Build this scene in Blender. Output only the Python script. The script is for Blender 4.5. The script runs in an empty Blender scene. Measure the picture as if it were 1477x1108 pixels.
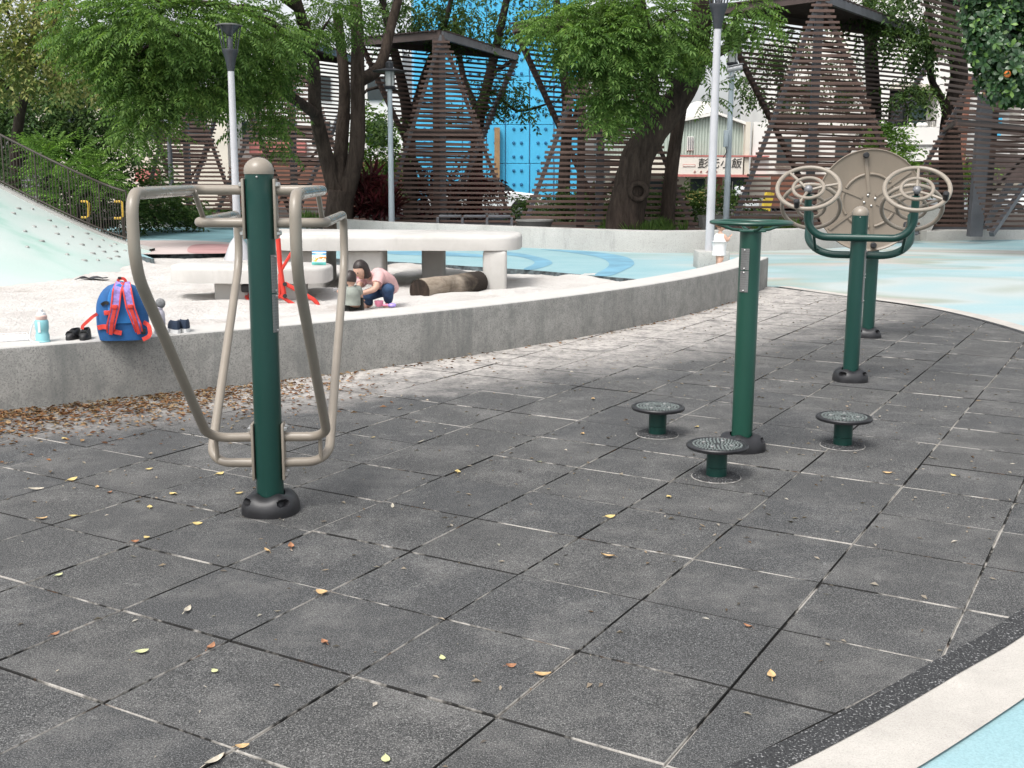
import bpy, bmesh, math, random
import numpy as np
from math import sin, cos, pi, radians, sqrt, atan2, exp
from mathutils import Vector, Matrix, Euler
from mathutils.geometry import tessellate_polygon

random.seed(7)
RNG = np.random.default_rng(11)
scene = bpy.context.scene
COL = scene.collection

# ------------------------------------------------------------------ camera
EYE = 1.4742            # eye height above the rubber floor, metres
FPX, PITCH, ROLL = 1603.34, 0.1862, 0.0054
cam_data = bpy.data.cameras.new('camera')
cam = bpy.data.objects.new('camera', cam_data)
COL.objects.link(cam)
cam_data.sensor_width = 36.0
cam_data.lens = 36.0 * FPX / 1477.0
cam_data.clip_start = 0.05
cam_data.clip_end = 1500.0
cam.matrix_world = (Matrix.Translation((0, 0, EYE)) @ Matrix.Rotation(pi / 2 - PITCH, 4, 'X')
                    @ Matrix.Rotation(ROLL, 4, 'Z'))
scene.camera = cam

# ------------------------------------------------------------------ sky, sun, exposure
world = bpy.data.worlds.new('World')
scene.world = world
world.use_nodes = True
wn, wl = world.node_tree.nodes, world.node_tree.links
wn.clear()
w_out = wn.new('ShaderNodeOutputWorld')
w_bg = wn.new('ShaderNodeBackground')
w_sky = wn.new('ShaderNodeTexSky')
w_sky.sky_type = 'NISHITA'
w_sky.sun_disc = False
SUN_EL, SUN_AZ = radians(57), radians(-146)      # azimuth from +Y, clockwise: behind the camera, to the left
w_sky.sun_elevation = SUN_EL
w_sky.sun_rotation = SUN_AZ
w_sky.air_density = 1.0
w_sky.dust_density = 4.0
w_hsv = wn.new('ShaderNodeHueSaturation')
w_hsv.inputs['Saturation'].default_value = 0.22
wl.new(w_sky.outputs[0], w_hsv.inputs['Color'])
wl.new(w_hsv.outputs[0], w_bg.inputs[0])
w_bg.inputs[1].default_value = 0.15
wl.new(w_bg.outputs[0], w_out.inputs[0])

sun_d = bpy.data.lights.new('sun', 'SUN')
sun_d.energy = 1.25
sun_d.angle = radians(22)
sun_d.color = (1.0, 0.97, 0.92)
sun = bpy.data.objects.new('sun', sun_d)
COL.objects.link(sun)
sdir = Vector((cos(SUN_EL) * sin(SUN_AZ), cos(SUN_EL) * cos(SUN_AZ), sin(SUN_EL)))
sun.rotation_euler = (-sdir).to_track_quat('-Z', 'Y').to_euler()
sun.location = sdir * 60

scene.view_settings.view_transform = 'Standard'
scene.view_settings.look = 'None'
scene.view_settings.gamma = 1.0
scene.view_settings.use_curve_mapping = False
scene.view_settings.exposure = 0.85
scene.render.engine = 'CYCLES'
scene.cycles.max_bounces = 6
scene.cycles.transparent_max_bounces = 8

# ------------------------------------------------------------------ survey helpers
def ray(px, py):
    dx, dy = px - 738.5, py - 554.0
    c, s = cos(ROLL), sin(ROLL)
    x, y = c * dx + s * dy, -s * dx + c * dy
    return Vector((x, FPX * cos(PITCH) - y * sin(PITCH), -FPX * sin(PITCH) - y * cos(PITCH)))

def ground(px, py, z=0.0):
    d = ray(px, py)
    t = (z - EYE) / d.z
    return Vector((d.x * t, d.y * t, z))

def at(px, py, Y):
    d = ray(px, py)
    t = Y / d.y
    return Vector((d.x * t, Y, EYE + d.z * t))

# ------------------------------------------------------------------ materials
def nd(nt, t, **kw):
    n = nt.nodes.new(t)
    for k, v in kw.items():
        setattr(n, k, v)
    return n

class Mat:
    def __init__(s, name):
        s.m = bpy.data.materials.new(name)
        s.m.use_nodes = True
        s.nt = s.m.node_tree
        s.b = s.nt.nodes['Principled BSDF']
        s.out = s.nt.nodes['Material Output']
    def link(s, a, b): s.nt.links.new(a, b)
    def coord(s, kind='Object'):
        if kind == 'World':
            return nd(s.nt, 'ShaderNodeNewGeometry').outputs['Position']
        return nd(s.nt, 'ShaderNodeTexCoord').outputs[kind]
    def noise(s, scale, detail=4, rough=0.55, coord='Object', vec=None, stretch=None, dist=0.0):
        n = nd(s.nt, 'ShaderNodeTexNoise')
        n.inputs['Scale'].default_value = scale
        n.inputs['Detail'].default_value = detail
        n.inputs['Roughness'].default_value = rough
        n.inputs['Distortion'].default_value = dist
        v = vec if vec is not None else s.coord(coord)
        if stretch:
            mp = nd(s.nt, 'ShaderNodeMapping')
            mp.inputs['Scale'].default_value = stretch
            s.link(v, mp.inputs['Vector']); v = mp.outputs[0]
        s.link(v, n.inputs['Vector'])
        return n.outputs['Fac']
    def ramp(s, fac, stops, interp='LINEAR'):
        r = nd(s.nt, 'ShaderNodeValToRGB')
        r.color_ramp.interpolation = interp
        e = r.color_ramp.elements
        while len(e) < len(stops): e.new(0.5)
        for el, (p, c) in zip(e, stops):
            el.position = p
            el.color = (*c, 1) if hasattr(c, '__len__') else (c, c, c, 1)
        s.link(fac, r.inputs[0])
        return r.outputs[0]
    def mix(s, fac, a, b, blend='MIX'):
        m = nd(s.nt, 'ShaderNodeMix', data_type='RGBA', blend_type=blend)
        for sock, v in ((m.inputs[0], fac), (m.inputs[6], a), (m.inputs[7], b)):
            if isinstance(v, (int, float)): sock.default_value = v
            elif isinstance(v, tuple): sock.default_value = (*v, 1)
            else: s.link(v, sock)
        return m.outputs[2]
    def math(s, op, a, b=0.0, c=0.0, clamp=False):
        m = nd(s.nt, 'ShaderNodeMath', operation=op, use_clamp=clamp)
        for sock, v in zip(m.inputs, (a, b, c)):
            if isinstance(v, (int, float)): sock.default_value = v
            else: s.link(v, sock)
        return m.outputs[0]
    def color(s, c):
        if isinstance(c, tuple): s.b.inputs['Base Color'].default_value = (*c, 1)
        else: s.link(c, s.b.inputs['Base Color'])
    def set(s, rough=0.5, metal=0.0, spec=0.5, coat=0.0):
        if isinstance(rough, (int, float)): s.b.inputs['Roughness'].default_value = rough
        else: s.link(rough, s.b.inputs['Roughness'])
        s.b.inputs['Metallic'].default_value = metal
        s.b.inputs['Specular IOR Level'].default_value = spec
        s.b.inputs['Coat Weight'].default_value = coat
    def bump(s, h, strength=0.3, dist=0.01):
        b = nd(s.nt, 'ShaderNodeBump')
        b.inputs['Strength'].default_value = strength
        b.inputs['Distance'].default_value = dist
        s.link(h, b.inputs['Height'])
        s.link(b.outputs[0], s.b.inputs['Normal'])

def simple(name, col, rough=0.5, metal=0.0, spec=0.5, var=0.12, scale=6.0, bump=0.0, bscale=80.0, coat=0.0, coord='Object'):
    M = Mat(name)
    n = M.noise(scale, 5, coord=coord)
    lo = tuple(max(0, c * (1 - var)) for c in col); hi = tuple(min(1, c * (1 + var)) for c in col)
    M.color(M.ramp(n, [(0.3, lo), (0.7, hi)]))
    M.set(rough, metal, spec, coat)
    if bump: M.bump(M.noise(bscale, 3, coord=coord), bump, 0.004)
    return M.m

C0 = Vector((-12.172, 20.838))      # centre of the round sandbox
RW = 16.66                          # radius of the outer face of its seat wall

def sand_dist(M):
    pos = M.coord('World')
    sep = nd(M.nt, 'ShaderNodeSeparateXYZ'); M.link(pos, sep.inputs[0])
    dx = M.math('SUBTRACT', sep.outputs[0], C0.x); dy = M.math('SUBTRACT', sep.outputs[1], C0.y)
    r = M.math('SQRT', M.math('ADD', M.math('MULTIPLY', dx, dx), M.math('MULTIPLY', dy, dy)))
    return M.math('SUBTRACT', r, RW), pos, sep

def mat_rubber():
    M = Mat('recycled_rubber')
    d, pos, sep = sand_dist(M)
    fine = M.noise(170, 3, 0.85, vec=pos)
    fleck = M.noise(300, 1, 0.5, vec=pos)
    mid = M.noise(3.2, 6, 0.65, vec=pos)
    patch = M.noise(2.3, 9, 0.78, vec=pos)
    base = M.ramp(fine, [(0.32, (0.014, 0.0142, 0.0145)), (0.47, (0.043, 0.0435, 0.044)), (0.57, (0.074, 0.0745, 0.074)), (0.72, (0.23, 0.227, 0.222))])
    base = M.mix(M.ramp(fleck, [(0.60, 0.0), (0.68, 0.7)]), base, (0.33, 0.33, 0.32))
    oi = nd(M.nt, 'ShaderNodeObjectInfo')
    base = M.mix(1.0, base, M.ramp(oi.outputs['Random'], [(0.0, (0.92, 0.93, 0.95)), (1.0, (1.07, 1.06, 1.05))]), 'MULTIPLY')
    base = M.mix(1.0, base, M.ramp(mid, [(0.3, 0.93), (0.7, 1.08)]), 'MULTIPLY')
    scuff = M.noise(7.5, 6, 0.8, vec=pos, dist=0.7)
    base = M.mix(M.math('MULTIPLY', M.ramp(scuff, [(0.60, 0.0), (0.74, 0.55)]), M.ramp(fine, [(0.40, 0.1), (0.58, 1.0)])), base, (0.38, 0.37, 0.355))
    # pale dust trodden out of the sandbox
    dust = M.math('MULTIPLY', M.ramp(patch, [(0.48, 0.0), (0.72, 0.5)]), M.ramp(fine, [(0.35, 0.2), (0.6, 1.0)]))
    base = M.mix(dust, base, (0.30, 0.29, 0.275))
    far = M.ramp(M.math('MULTIPLY_ADD', sep.outputs[1], 0.1, -0.6), [(0.0, 0.0), (0.85, 1.0)])   # more sand spilt round the far end
    reach = M.math('MULTIPLY_ADD', far, 2.0, 1.0)
    rough_edge = M.math('MULTIPLY_ADD', M.noise(1.7, 6, 0.7, vec=pos), 1.5, -0.75)
    t = M.math('SUBTRACT', 1.0, M.math('DIVIDE', M.math('ADD', d, M.math('MULTIPLY', rough_edge, 1.0)), reach), clamp=True)
    t = M.math('MULTIPLY', t, M.ramp(M.noise(24, 4, 0.7, vec=pos), [(0.30, 0.35), (0.55, 1.0)]))
    t = M.math('MULTIPLY', t, M.ramp(M.noise(5.5, 6, 0.75, vec=pos), [(0.36, 0.30), (0.55, 1.0)]))
    left = M.ramp(M.math('MULTIPLY_ADD', sep.outputs[0], 0.5, 1.55), [(0.0, 0.35), (0.8, 1.0)])
    t = M.math('MULTIPLY', M.math('MULTIPLY', t, left), 1.25, clamp=True)
    base = M.mix(t, base, (0.46, 0.43, 0.40))
    M.color(base)
    M.set(0.85, 0, 0.25)
    M.bump(M.math('ADD', fine, M.math('MULTIPLY', mid, 0.5)), 0.5, 0.004)
    return M.m

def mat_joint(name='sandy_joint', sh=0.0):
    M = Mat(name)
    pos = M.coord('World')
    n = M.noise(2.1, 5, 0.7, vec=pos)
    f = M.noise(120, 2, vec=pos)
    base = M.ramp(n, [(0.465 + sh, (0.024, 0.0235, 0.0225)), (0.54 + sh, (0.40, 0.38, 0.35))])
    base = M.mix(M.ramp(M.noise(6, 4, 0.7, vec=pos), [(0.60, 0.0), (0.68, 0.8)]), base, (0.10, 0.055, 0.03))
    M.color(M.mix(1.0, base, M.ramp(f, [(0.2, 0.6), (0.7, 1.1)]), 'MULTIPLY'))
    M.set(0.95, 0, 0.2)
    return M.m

def mat_concrete(name, lo, hi, stain=(0.10, 0.105, 0.10), pit=True):
    M = Mat(name)
    pos = M.coord('World')
    big = M.noise(1.1, 6, 0.65, vec=pos)
    fine = M.noise(75, 3, 0.7, vec=pos)
    st = M.noise(2.2, 6, 0.7, vec=pos, stretch=(1.0, 1.0, 0.18))
    c = M.ramp(big, [(0.3, lo), (0.7, hi)])
    c = M.mix(M.ramp(fine, [(0.33, 0.75), (0.47, 0.0)]), c, tuple(x * 0.55 for x in lo)) if pit else c
    c = M.mix(M.ramp(st, [(0.55, 0.0), (0.75, 0.45)]), c, stain)
    M.color(c)
    M.set(0.9, 0, 0.25)
    M.bump(fine, 0.5, 0.006)
    return M.m

def mat_seatwall():
    # side concrete, its upper face scattered with sand (sand lies where the surface is level)
    M = Mat('seat_wall_concrete')
    pos = M.coord('World')
    big = M.noise(1.3, 6, 0.65, vec=pos)
    fine = M.noise(90, 5, 0.9, vec=pos)
    st = M.noise(3.0, 6, 0.75, vec=pos, stretch=(1.0, 1.0, 0.12))
    c = M.ramp(big, [(0.3, (0.255, 0.249, 0.232)), (0.7, (0.355, 0.347, 0.325))])
    c = M.mix(M.ramp(fine, [(0.38, 0.95), (0.50, 0.0)]), c, (0.10, 0.10, 0.097))
    c = M.mix(M.ramp(M.noise(8, 6, 0.8, vec=pos), [(0.45, 0.0), (0.7, 0.75)]), c, (0.155, 0.157, 0.15))
    c = M.mix(M.ramp(st, [(0.50, 0.0), (0.70, 0.75)]), c, (0.13, 0.135, 0.13))
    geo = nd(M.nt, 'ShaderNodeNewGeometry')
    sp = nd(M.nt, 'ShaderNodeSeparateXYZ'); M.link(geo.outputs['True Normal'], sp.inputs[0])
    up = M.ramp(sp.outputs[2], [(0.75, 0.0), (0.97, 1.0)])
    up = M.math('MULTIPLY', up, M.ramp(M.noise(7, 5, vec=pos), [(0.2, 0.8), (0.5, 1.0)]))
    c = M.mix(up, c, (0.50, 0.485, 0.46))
    M.color(c); M.set(0.92, 0, 0.2); M.bump(fine, 0.55, 0.006)
    return M.m

def mat_sand():
    M = Mat('sand')
    pos = M.coord('World')
    f = M.noise(140, 3, 0.7, vec=pos); b = M.noise(1.4, 6, 0.6, vec=pos); m = M.noise(14, 4, 0.7, vec=pos)
    c = M.ramp(b, [(0.3, (0.55, 0.515, 0.485)), (0.65, (0.64, 0.615, 0.585))])
    c = M.mix(1.0, c, M.ramp(f, [(0.3, 0.86), (0.7, 1.06)]), 'MULTIPLY')
    c = M.mix(M.ramp(M.noise(0.75, 6, 0.7, vec=pos), [(0.56, 0.0), (0.72, 0.7)]), c, (0.33, 0.27, 0.22))
    M.color(c); M.set(0.95, 0, 0.2)
    M.bump(M.math('ADD', M.math('MULTIPLY', m, 1.6), M.math('MULTIPLY', f, 0.3)), 0.9, 0.035)
    return M.m

def mat_bluefloor():
    # poured play surface: pale blue flowing into cream, grey-green and beige swirls
    M = Mat('poured_play_surface')
    pos = M.coord('World')
    sw = M.noise(0.16, 3, 0.45, vec=pos, stretch=(0.75, 1.9, 1.0), dist=1.3)
    sw2 = M.noise(0.22, 3, 0.5, vec=pos, stretch=(0.6, 1.5, 1.0), dist=0.8)
    f = M.noise(160, 2, 0.7, vec=pos); d = M.noise(1.2, 6, 0.7, vec=pos)
    swirl = M.ramp(sw, [(0.30, (0.27, 0.45, 0.48)), (0.42, (0.36, 0.50, 0.52)), (0.50, (0.46, 0.51, 0.50)),
                        (0.56, (0.34, 0.38, 0.32)), (0.62, (0.48, 0.43, 0.40)), (0.70, (0.34, 0.48, 0.49))])
    swirl = M.mix(M.ramp(sw2, [(0.5, 0.0), (0.56, 0.55)]), swirl, (0.27, 0.46, 0.50))
    plain = M.ramp(d, [(0.3, (0.25, 0.43, 0.47)), (0.7, (0.33, 0.49, 0.52))])
    sep = nd(M.nt, 'ShaderNodeSeparateXYZ'); M.link(pos, sep.inputs[0])
    side = M.math('ADD', M.math('MULTIPLY', sep.outputs[0], 0.22), M.math('MULTIPLY', sep.outputs[1], 0.02))
    c = M.mix(M.ramp(side, [(0.75, 0.0), (1.0, 1.0)]), plain, swirl)
    near = M.ramp(M.math('MULTIPLY', sep.outputs[1], 0.1), [(0.55, 1.0), (0.85, 0.0)])
    c = M.mix(near, c, plain)
    c = M.mix(1.0, c, M.ramp(f, [(0.3, 0.72), (0.7, 0.95)]), 'MULTIPLY')
    c = M.mix(M.ramp(M.noise(5, 5, 0.7, vec=pos), [(0.6, 0.0), (0.8, 0.25)]), c, (0.45, 0.43, 0.40))
    M.color(c); M.set(0.8, 0, 0.3); M.bump(f, 0.3, 0.003)
    return M.m

def mat_mint():
    M = Mat('mint_rubber')
    pos = M.coord('World')
    n = M.noise(0.45, 4, 0.5, vec=pos, dist=0.6); f = M.noise(90, 2, vec=pos)
    c = M.ramp(n, [(0.38, (0.47, 0.53, 0.505)), (0.54, (0.41, 0.51, 0.475)), (0.63, (0.28, 0.45, 0.385)), (0.72, (0.40, 0.50, 0.465))])
    c = M.mix(1.0, c, M.ramp(f, [(0.3, 0.9), (0.7, 1.05)]), 'MULTIPLY')
    M.color(c); M.set(0.85, 0, 0.25); M.bump(f, 0.3, 0.004)
    return M.m

def mat_leaf(name, cols, trans=0.3, rough=0.6, spec=0.18):
    M = Mat(name)
    geo = nd(M.nt, 'ShaderNodeNewGeometry')
    n = len(cols)
    c = M.ramp(geo.outputs['Random Per Island'], [(i / max(1, n - 1), k) for i, k in enumerate(cols)])
    pv = M.noise(1.3, 3, 0.6, coord='World')
    c = M.mix(1.0, c, M.ramp(pv, [(0.3, (0.62, 0.66, 0.62)), (0.52, (1.0, 1.0, 1.0)), (0.72, (1.45, 1.32, 1.2))]), 'MULTIPLY')
    M.color(c); M.set(rough, 0, spec)
    tr = nd(M.nt, 'ShaderNodeBsdfTranslucent')
    M.link(M.mix(1.0, c, (1.25, 1.35, 0.6), 'MULTIPLY'), tr.inputs[0])
    mx = nd(M.nt, 'ShaderNodeMixShader'); mx.inputs[0].default_value = trans
    M.link(M.b.outputs[0], mx.inputs[1]); M.link(tr.outputs[0], mx.inputs[2])
    M.link(mx.outputs[0], M.out.inputs[0])
    return M.m

def mat_bark(name, lo, hi):
    M = Mat(name)
    v = M.coord('Object')
    n = M.noise(9, 6, 0.7, vec=v, stretch=(1, 1, 0.22), dist=0.6); b = M.noise(1.2, 4, vec=v)
    c = M.ramp(n, [(0.32, lo), (0.66, hi)])
    c = M.mix(M.ramp(b, [(0.5, 0.0), (0.75, 0.45)]), c, tuple(x * 1.35 for x in hi))
    M.color(c); M.set(0.95, 0, 0.2); M.bump(n, 0.9, 0.05)
    return M.m

def mat_paint(name, col, rough=0.3, wear=0.0, wearcol=(0.3, 0.3, 0.3)):
    M = Mat(name)
    v = M.coord('Object')
    n = M.noise(3.5, 6, 0.65, vec=v, stretch=(1, 1, 0.4)); f = M.noise(260, 2, vec=v)
    c = M.ramp(n, [(0.3, tuple(x * 0.88 for x in col)), (0.7, tuple(min(1, x * 1.12) for x in col))])
    c = M.mix(M.ramp(M.noise(30, 5, 0.75, vec=v), [(0.55, 0.0), (0.8, 0.12)]), c, tuple(min(1, x * 1.5 + 0.02) for x in col))
    sc_ = M.noise(70, 3, 0.8, vec=v, stretch=(1, 1, 0.10), dist=0.3)
    c = M.mix(M.math('MULTIPLY', M.ramp(sc_, [(0.66, 0.0), (0.72, 0.35)]), M.ramp(n, [(0.4, 0.0), (0.6, 1.0)])), c, tuple(min(1, x * 1.7 + 0.05) for x in col))
    if wear:
        w = M.noise(16, 6, 0.75, vec=v)
        c = M.mix(M.ramp(w, [(0.66, 0.0), (0.70, wear)]), c, wearcol)
    M.color(c)
    M.set(rough, 0, 0.5)
    M.bump(f, 0.06, 0.001)
    return M.m

def mat_worn():
    M = Mat('worn_grip_steel')
    v = M.coord('Object')
    n = M.noise(13, 6, 0.7, vec=v, stretch=(1, 0.3, 1), dist=0.5)
    fac = M.ramp(n, [(0.50, 0.0), (0.54, 1.0)])
    M.color(M.mix(fac, (0.25, 0.215, 0.175), (0.52, 0.50, 0.47)))
    M.link(fac, M.b.inputs['Metallic'])
    M.b.inputs['Roughness'].default_value = 0.27
    return M.m

def mat_label():
    M = Mat('information_plate')
    v = M.coord('Object')
    sep = nd(M.nt, 'ShaderNodeSeparateXYZ'); M.link(v, sep.inputs[0])
    rows = M.math('SINE', M.math('MULTIPLY', sep.outputs[2], 520.0))
    words = M.noise(170, 2, 0.6, vec=v, stretch=(1, 1, 0.25))
    ink = M.math('MULTIPLY', M.math('GREATER_THAN', rows, 0.1), M.math('GREATER_THAN', words, 0.47))
    M.color(M.mix(M.math('MULTIPLY', ink, 0.35), (0.20, 0.195, 0.19), (0.07, 0.07, 0.07)))
    M.set(0.38, 0.35, 0.5)
    return M.m

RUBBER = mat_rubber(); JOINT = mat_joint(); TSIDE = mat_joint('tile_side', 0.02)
SEATW = mat_seatwall()
CONC = mat_concrete('pale_concrete', (0.36, 0.355, 0.335), (0.46, 0.455, 0.435))
TERR = mat_concrete('white_terrazzo', (0.42, 0.405, 0.38), (0.54, 0.525, 0.50), stain=(0.30, 0.275, 0.25), pit=False)
GREYC = mat_concrete('grey_concrete', (0.14, 0.14, 0.135), (0.22, 0.22, 0.21))
CREAM = None
SAND = mat_sand(); BLUE = mat_bluefloor(); MINT = mat_mint()
def mat_granulate(name, stops, fl, flcol, bump=0.6):
    M = Mat(name); pos = M.coord('World')
    f = M.noise(150, 3, 0.85, vec=pos); k = M.noise(150, 1, 0.5, vec=pos)
    c = M.ramp(f, stops); c = M.mix(M.ramp(k, [(fl, 0.0), (fl + 0.05, 0.8)]), c, flcol)
    c = M.mix(1.0, c, M.ramp(M.noise(4, 5, 0.7, vec=pos), [(0.3, 0.85), (0.7, 1.1)]), 'MULTIPLY')
    c = M.mix(M.ramp(M.noise(11, 5, 0.8, vec=pos), [(0.66, 0.0), (0.78, 0.4)]), c, (0.40, 0.33, 0.27))
    M.color(c); M.set(0.9, 0, 0.25); M.bump(f, bump, 0.004); return M.m
DARKEDGE = mat_granulate('dark_granulate', [(0.3, (0.012, 0.012, 0.013)), (0.5, (0.035, 0.036, 0.038)), (0.7, (0.12, 0.12, 0.12))], 0.64, (0.34, 0.34, 0.34))
DARKRIM = simple('rim_gravel', (0.06, 0.075, 0.08), 0.95, var=0.9, scale=9, bump=0.9, bscale=20)
CREAM = mat_granulate('cream_granulate', [(0.3, (0.34, 0.315, 0.285)), (0.5, (0.44, 0.415, 0.38)), (0.7, (0.51, 0.49, 0.46))], 0.68, (0.22, 0.20, 0.18), 0.3)
PINK = simple('pink_rubber', (0.42, 0.24, 0.235), 0.85, var=0.25, scale=0.9)
PALEPINK = simple('pale_pink_rubber', (0.50, 0.42, 0.40), 0.85, var=0.12, scale=0.9)
ARC = simple('mid_blue_rubber', (0.14, 0.30, 0.40), 0.85, var=0.2, scale=1.5)
TEAL = simple('teal_rubber', (0.13, 0.25, 0.28), 0.85, var=0.3, scale=0.7)
SOIL = simple('soil', (0.035, 0.028, 0.022), 0.95, var=0.5, scale=4, bump=0.8, bscale=12)
ASPH = simple('asphalt', (0.07, 0.07, 0.072), 0.9, var=0.25, scale=2)
GREEN = mat_paint('green_paint', (0.006, 0.042, 0.033), 0.30)
GREEN2 = mat_paint('green_paint_faded', (0.008, 0.054, 0.036), 0.34)
TAN = mat_paint('beige_powder_coat', (0.25, 0.215, 0.175), 0.36, 0.2, (0.36, 0.33, 0.29))
WORN = mat_worn(); DISCT = mat_paint('tan_disc_coat', (0.20, 0.165, 0.128), 0.42)
BLACKP = simple('black_plastic', (0.016, 0.016, 0.018), 0.42, var=0.4, scale=14, bump=0.15, bscale=300)
STEEL = simple('bolt_steel', (0.55, 0.54, 0.52), 0.3, metal=0.9, var=0.15, scale=60)
PLATE = mat_label()
BROWN = simple('brown_slat', (0.092, 0.053, 0.041), 0.65, var=0.35, scale=3)
BROWNS = simple('brown_steel', (0.068, 0.047, 0.042), 0.55, var=0.25, scale=3)
GREYS = simple('grey_steel', (0.105, 0.108, 0.120), 0.5, var=0.2, scale=3)
DKROOF = simple('roof_slat_paint', (0.040, 0.025, 0.022), 0.7, var=0.3, scale=3)
WPOLE = mat_paint('white_pole_paint', (0.44, 0.44, 0.46), 0.4, 0.15, (0.4, 0.39, 0.38))
GPOLE = mat_paint('grey_pole_paint', (0.40, 0.46, 0.50), 0.45, 0.2, (0.25, 0.25, 0.25))
DKMETAL = simple('dark_lamp_metal', (0.03, 0.033, 0.04), 0.45, var=0.2)
LAMPGLASS = simple('frosted_glass', (0.62, 0.63, 0.62), 0.25, var=0.06)
BARK = mat_bark('bark', (0.022, 0.016, 0.013), (0.075, 0.056, 0.045))
BARK2 = mat_bark('dark_bark', (0.012, 0.010, 0.009), (0.042, 0.032, 0.027))
LOGB = mat_bark('charred_log', (0.012, 0.010, 0.009), (0.05, 0.036, 0.028))
LEAF = mat_leaf('compound_leaf', [(0.040, 0.105, 0.030), (0.060, 0.145, 0.042), (0.085, 0.190, 0.055), (0.120, 0.225, 0.062)])
LEAFB = mat_leaf('bright_compound_leaf', [(0.062, 0.122, 0.034), (0.115, 0.205, 0.055), (0.195, 0.300, 0.092)], 0.38)
LEAFD = mat_leaf('dark_leaf', [(0.034, 0.068, 0.024), (0.060, 0.110, 0.036), (0.105, 0.160, 0.055)], 0.28)
LEAFY = mat_leaf('yellowing_leaf', [(0.09, 0.16, 0.04), (0.17, 0.22, 0.07), (0.33, 0.33, 0.13), (0.28, 0.27, 0.11), (0.13, 0.20, 0.06)])
LEAFS = mat_leaf('shrub_leaf', [(0.09, 0.17, 0.035), (0.14, 0.26, 0.055), (0.20, 0.33, 0.08)])
LEAFG = mat_leaf('glossy_leaf', [(0.018, 0.050, 0.020), (0.030, 0.078, 0.030), (0.055, 0.115, 0.044), (0.026, 0.066, 0.026), (0.030, 0.075, 0.028), (0.040, 0.09, 0.035), (0.15, 0.27, 0.05)], 0.18, 0.36, 0.5)
LEAFR = mat_leaf('red_leaf', [(0.05, 0.010, 0.014), (0.09, 0.018, 0.024), (0.05, 0.03, 0.025)], 0.2)
GRASSM = mat_leaf('grass_blade', [(0.06, 0.12, 0.03), (0.09, 0.17, 0.04), (0.12, 0.18, 0.05)])
LITTER = mat_leaf('dry_litter', [(0.06, 0.028, 0.014), (0.14, 0.062, 0.028), (0.24, 0.12, 0.052), (0.33, 0.24, 0.14), (0.10, 0.06, 0.035)], 0.1, 0.8, 0.2)
CRUMB = mat_leaf('small_debris', [(0.05, 0.045, 0.04), (0.33, 0.29, 0.23), (0.12, 0.08, 0.05), (0.42, 0.39, 0.34), (0.20, 0.15, 0.10), (0.10, 0.09, 0.08)], 0.05, 0.8, 0.2)
YLEAF = simple('yellow_leaf', (0.56, 0.43, 0.17), 0.6, var=0.3, scale=40)
TLEAF = simple('tan_leaf', (0.52, 0.35, 0.17), 0.65, var=0.35, scale=40)
BLEAF = simple('brown_leaf', (0.32, 0.15, 0.075), 0.7, var=0.4, scale=40)
GLEAF = simple('pale_green_leaf', (0.50, 0.52, 0.27), 0.6, var=0.25, scale=40)
WLEAF = simple('bleached_leaf', (0.50, 0.45, 0.36), 0.7, var=0.3, scale=40)
RED = mat_paint('red_paint', (0.55, 0.035, 0.022), 0.38, 0.3, (0.30, 0.05, 0.03))
YELLOW = mat_paint('yellow_paint', (0.62, 0.40, 0.05), 0.4)
FENCEM = simple('dark_bronze_metal', (0.045, 0.036, 0.028), 0.5, var=0.2)
CYAN = simple('cyan_panel', (0.060, 0.41, 0.66), 0.55, var=0.10, scale=0.5)
CYAND = simple('deep_cyan', (0.014, 0.13, 0.26), 0.6)
CYANL = simple('pale_cyan', (0.22, 0.50, 0.70), 0.6)
WHITEW = simple('white_render', (0.72, 0.70, 0.66), 0.85, var=0.06, scale=0.8)
CREAMW = simple('cream_render', (0.62, 0.57, 0.48), 0.85, var=0.08, scale=0.8)
PGREEN = simple('pale_green_sheet', (0.44, 0.50, 0.44), 0.6, var=0.06, scale=0.7)
SIGNW = simple('sign_panel', (0.70, 0.64, 0.57), 0.5, var=0.03)
INK = simple('sign_ink', (0.03, 0.026, 0.024), 0.6)
SIGNR = simple('sign_red', (0.45, 0.15, 0.13), 0.6)
DKGLASS = simple('dark_glass', (0.02, 0.03, 0.033), 0.12, spec=0.6)
GLASSG = simple('green_glass', (0.05, 0.10, 0.095), 0.15, spec=0.6)
WOOD = simple('timber', (0.28, 0.17, 0.08), 0.7, var=0.2, scale=3)
BRICKR = simple('red_brick_wall', (0.20, 0.085, 0.055), 0.85, var=0.2, scale=2)
SKIN = simple('skin', (0.50, 0.31, 0.23), 0.5, var=0.08, scale=8)
HAIR = simple('dark_hair', (0.020, 0.012, 0.010), 0.45, var=0.4, scale=60, bump=0.5, bscale=120)
HAIRB = simple('brown_hair', (0.12, 0.055, 0.028), 0.5, var=0.3, scale=60)
PINKT = simple('pink_cotton', (0.62, 0.38, 0.37), 0.85, var=0.12, scale=14, bump=0.3, bscale=60)
JEAN = simple('denim', (0.022, 0.055, 0.12), 0.85, var=0.35, scale=16, bump=0.3, bscale=200)
GREYT = simple('grey_green_cotton', (0.24, 0.26, 0.23), 0.85, var=0.15, scale=14)
DKSHORT = simple('dark_shorts', (0.04, 0.042, 0.04), 0.85, var=0.25, scale=14)
WHITEC = simple('white_cotton', (0.72, 0.71, 0.71), 0.85, var=0.05, scale=14)
BPBLUE = simple('backpack_blue', (0.011, 0.09, 0.26), 0.7, var=0.2, scale=14, bump=0.4, bscale=220)
BPLIGHT = simple('backpack_light_blue', (0.025, 0.19, 0.50), 0.65, var=0.15, scale=14, bump=0.3, bscale=220)
BPRED = simple('backpack_red', (0.62, 0.05, 0.035), 0.7, var=0.15, scale=30)
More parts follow.
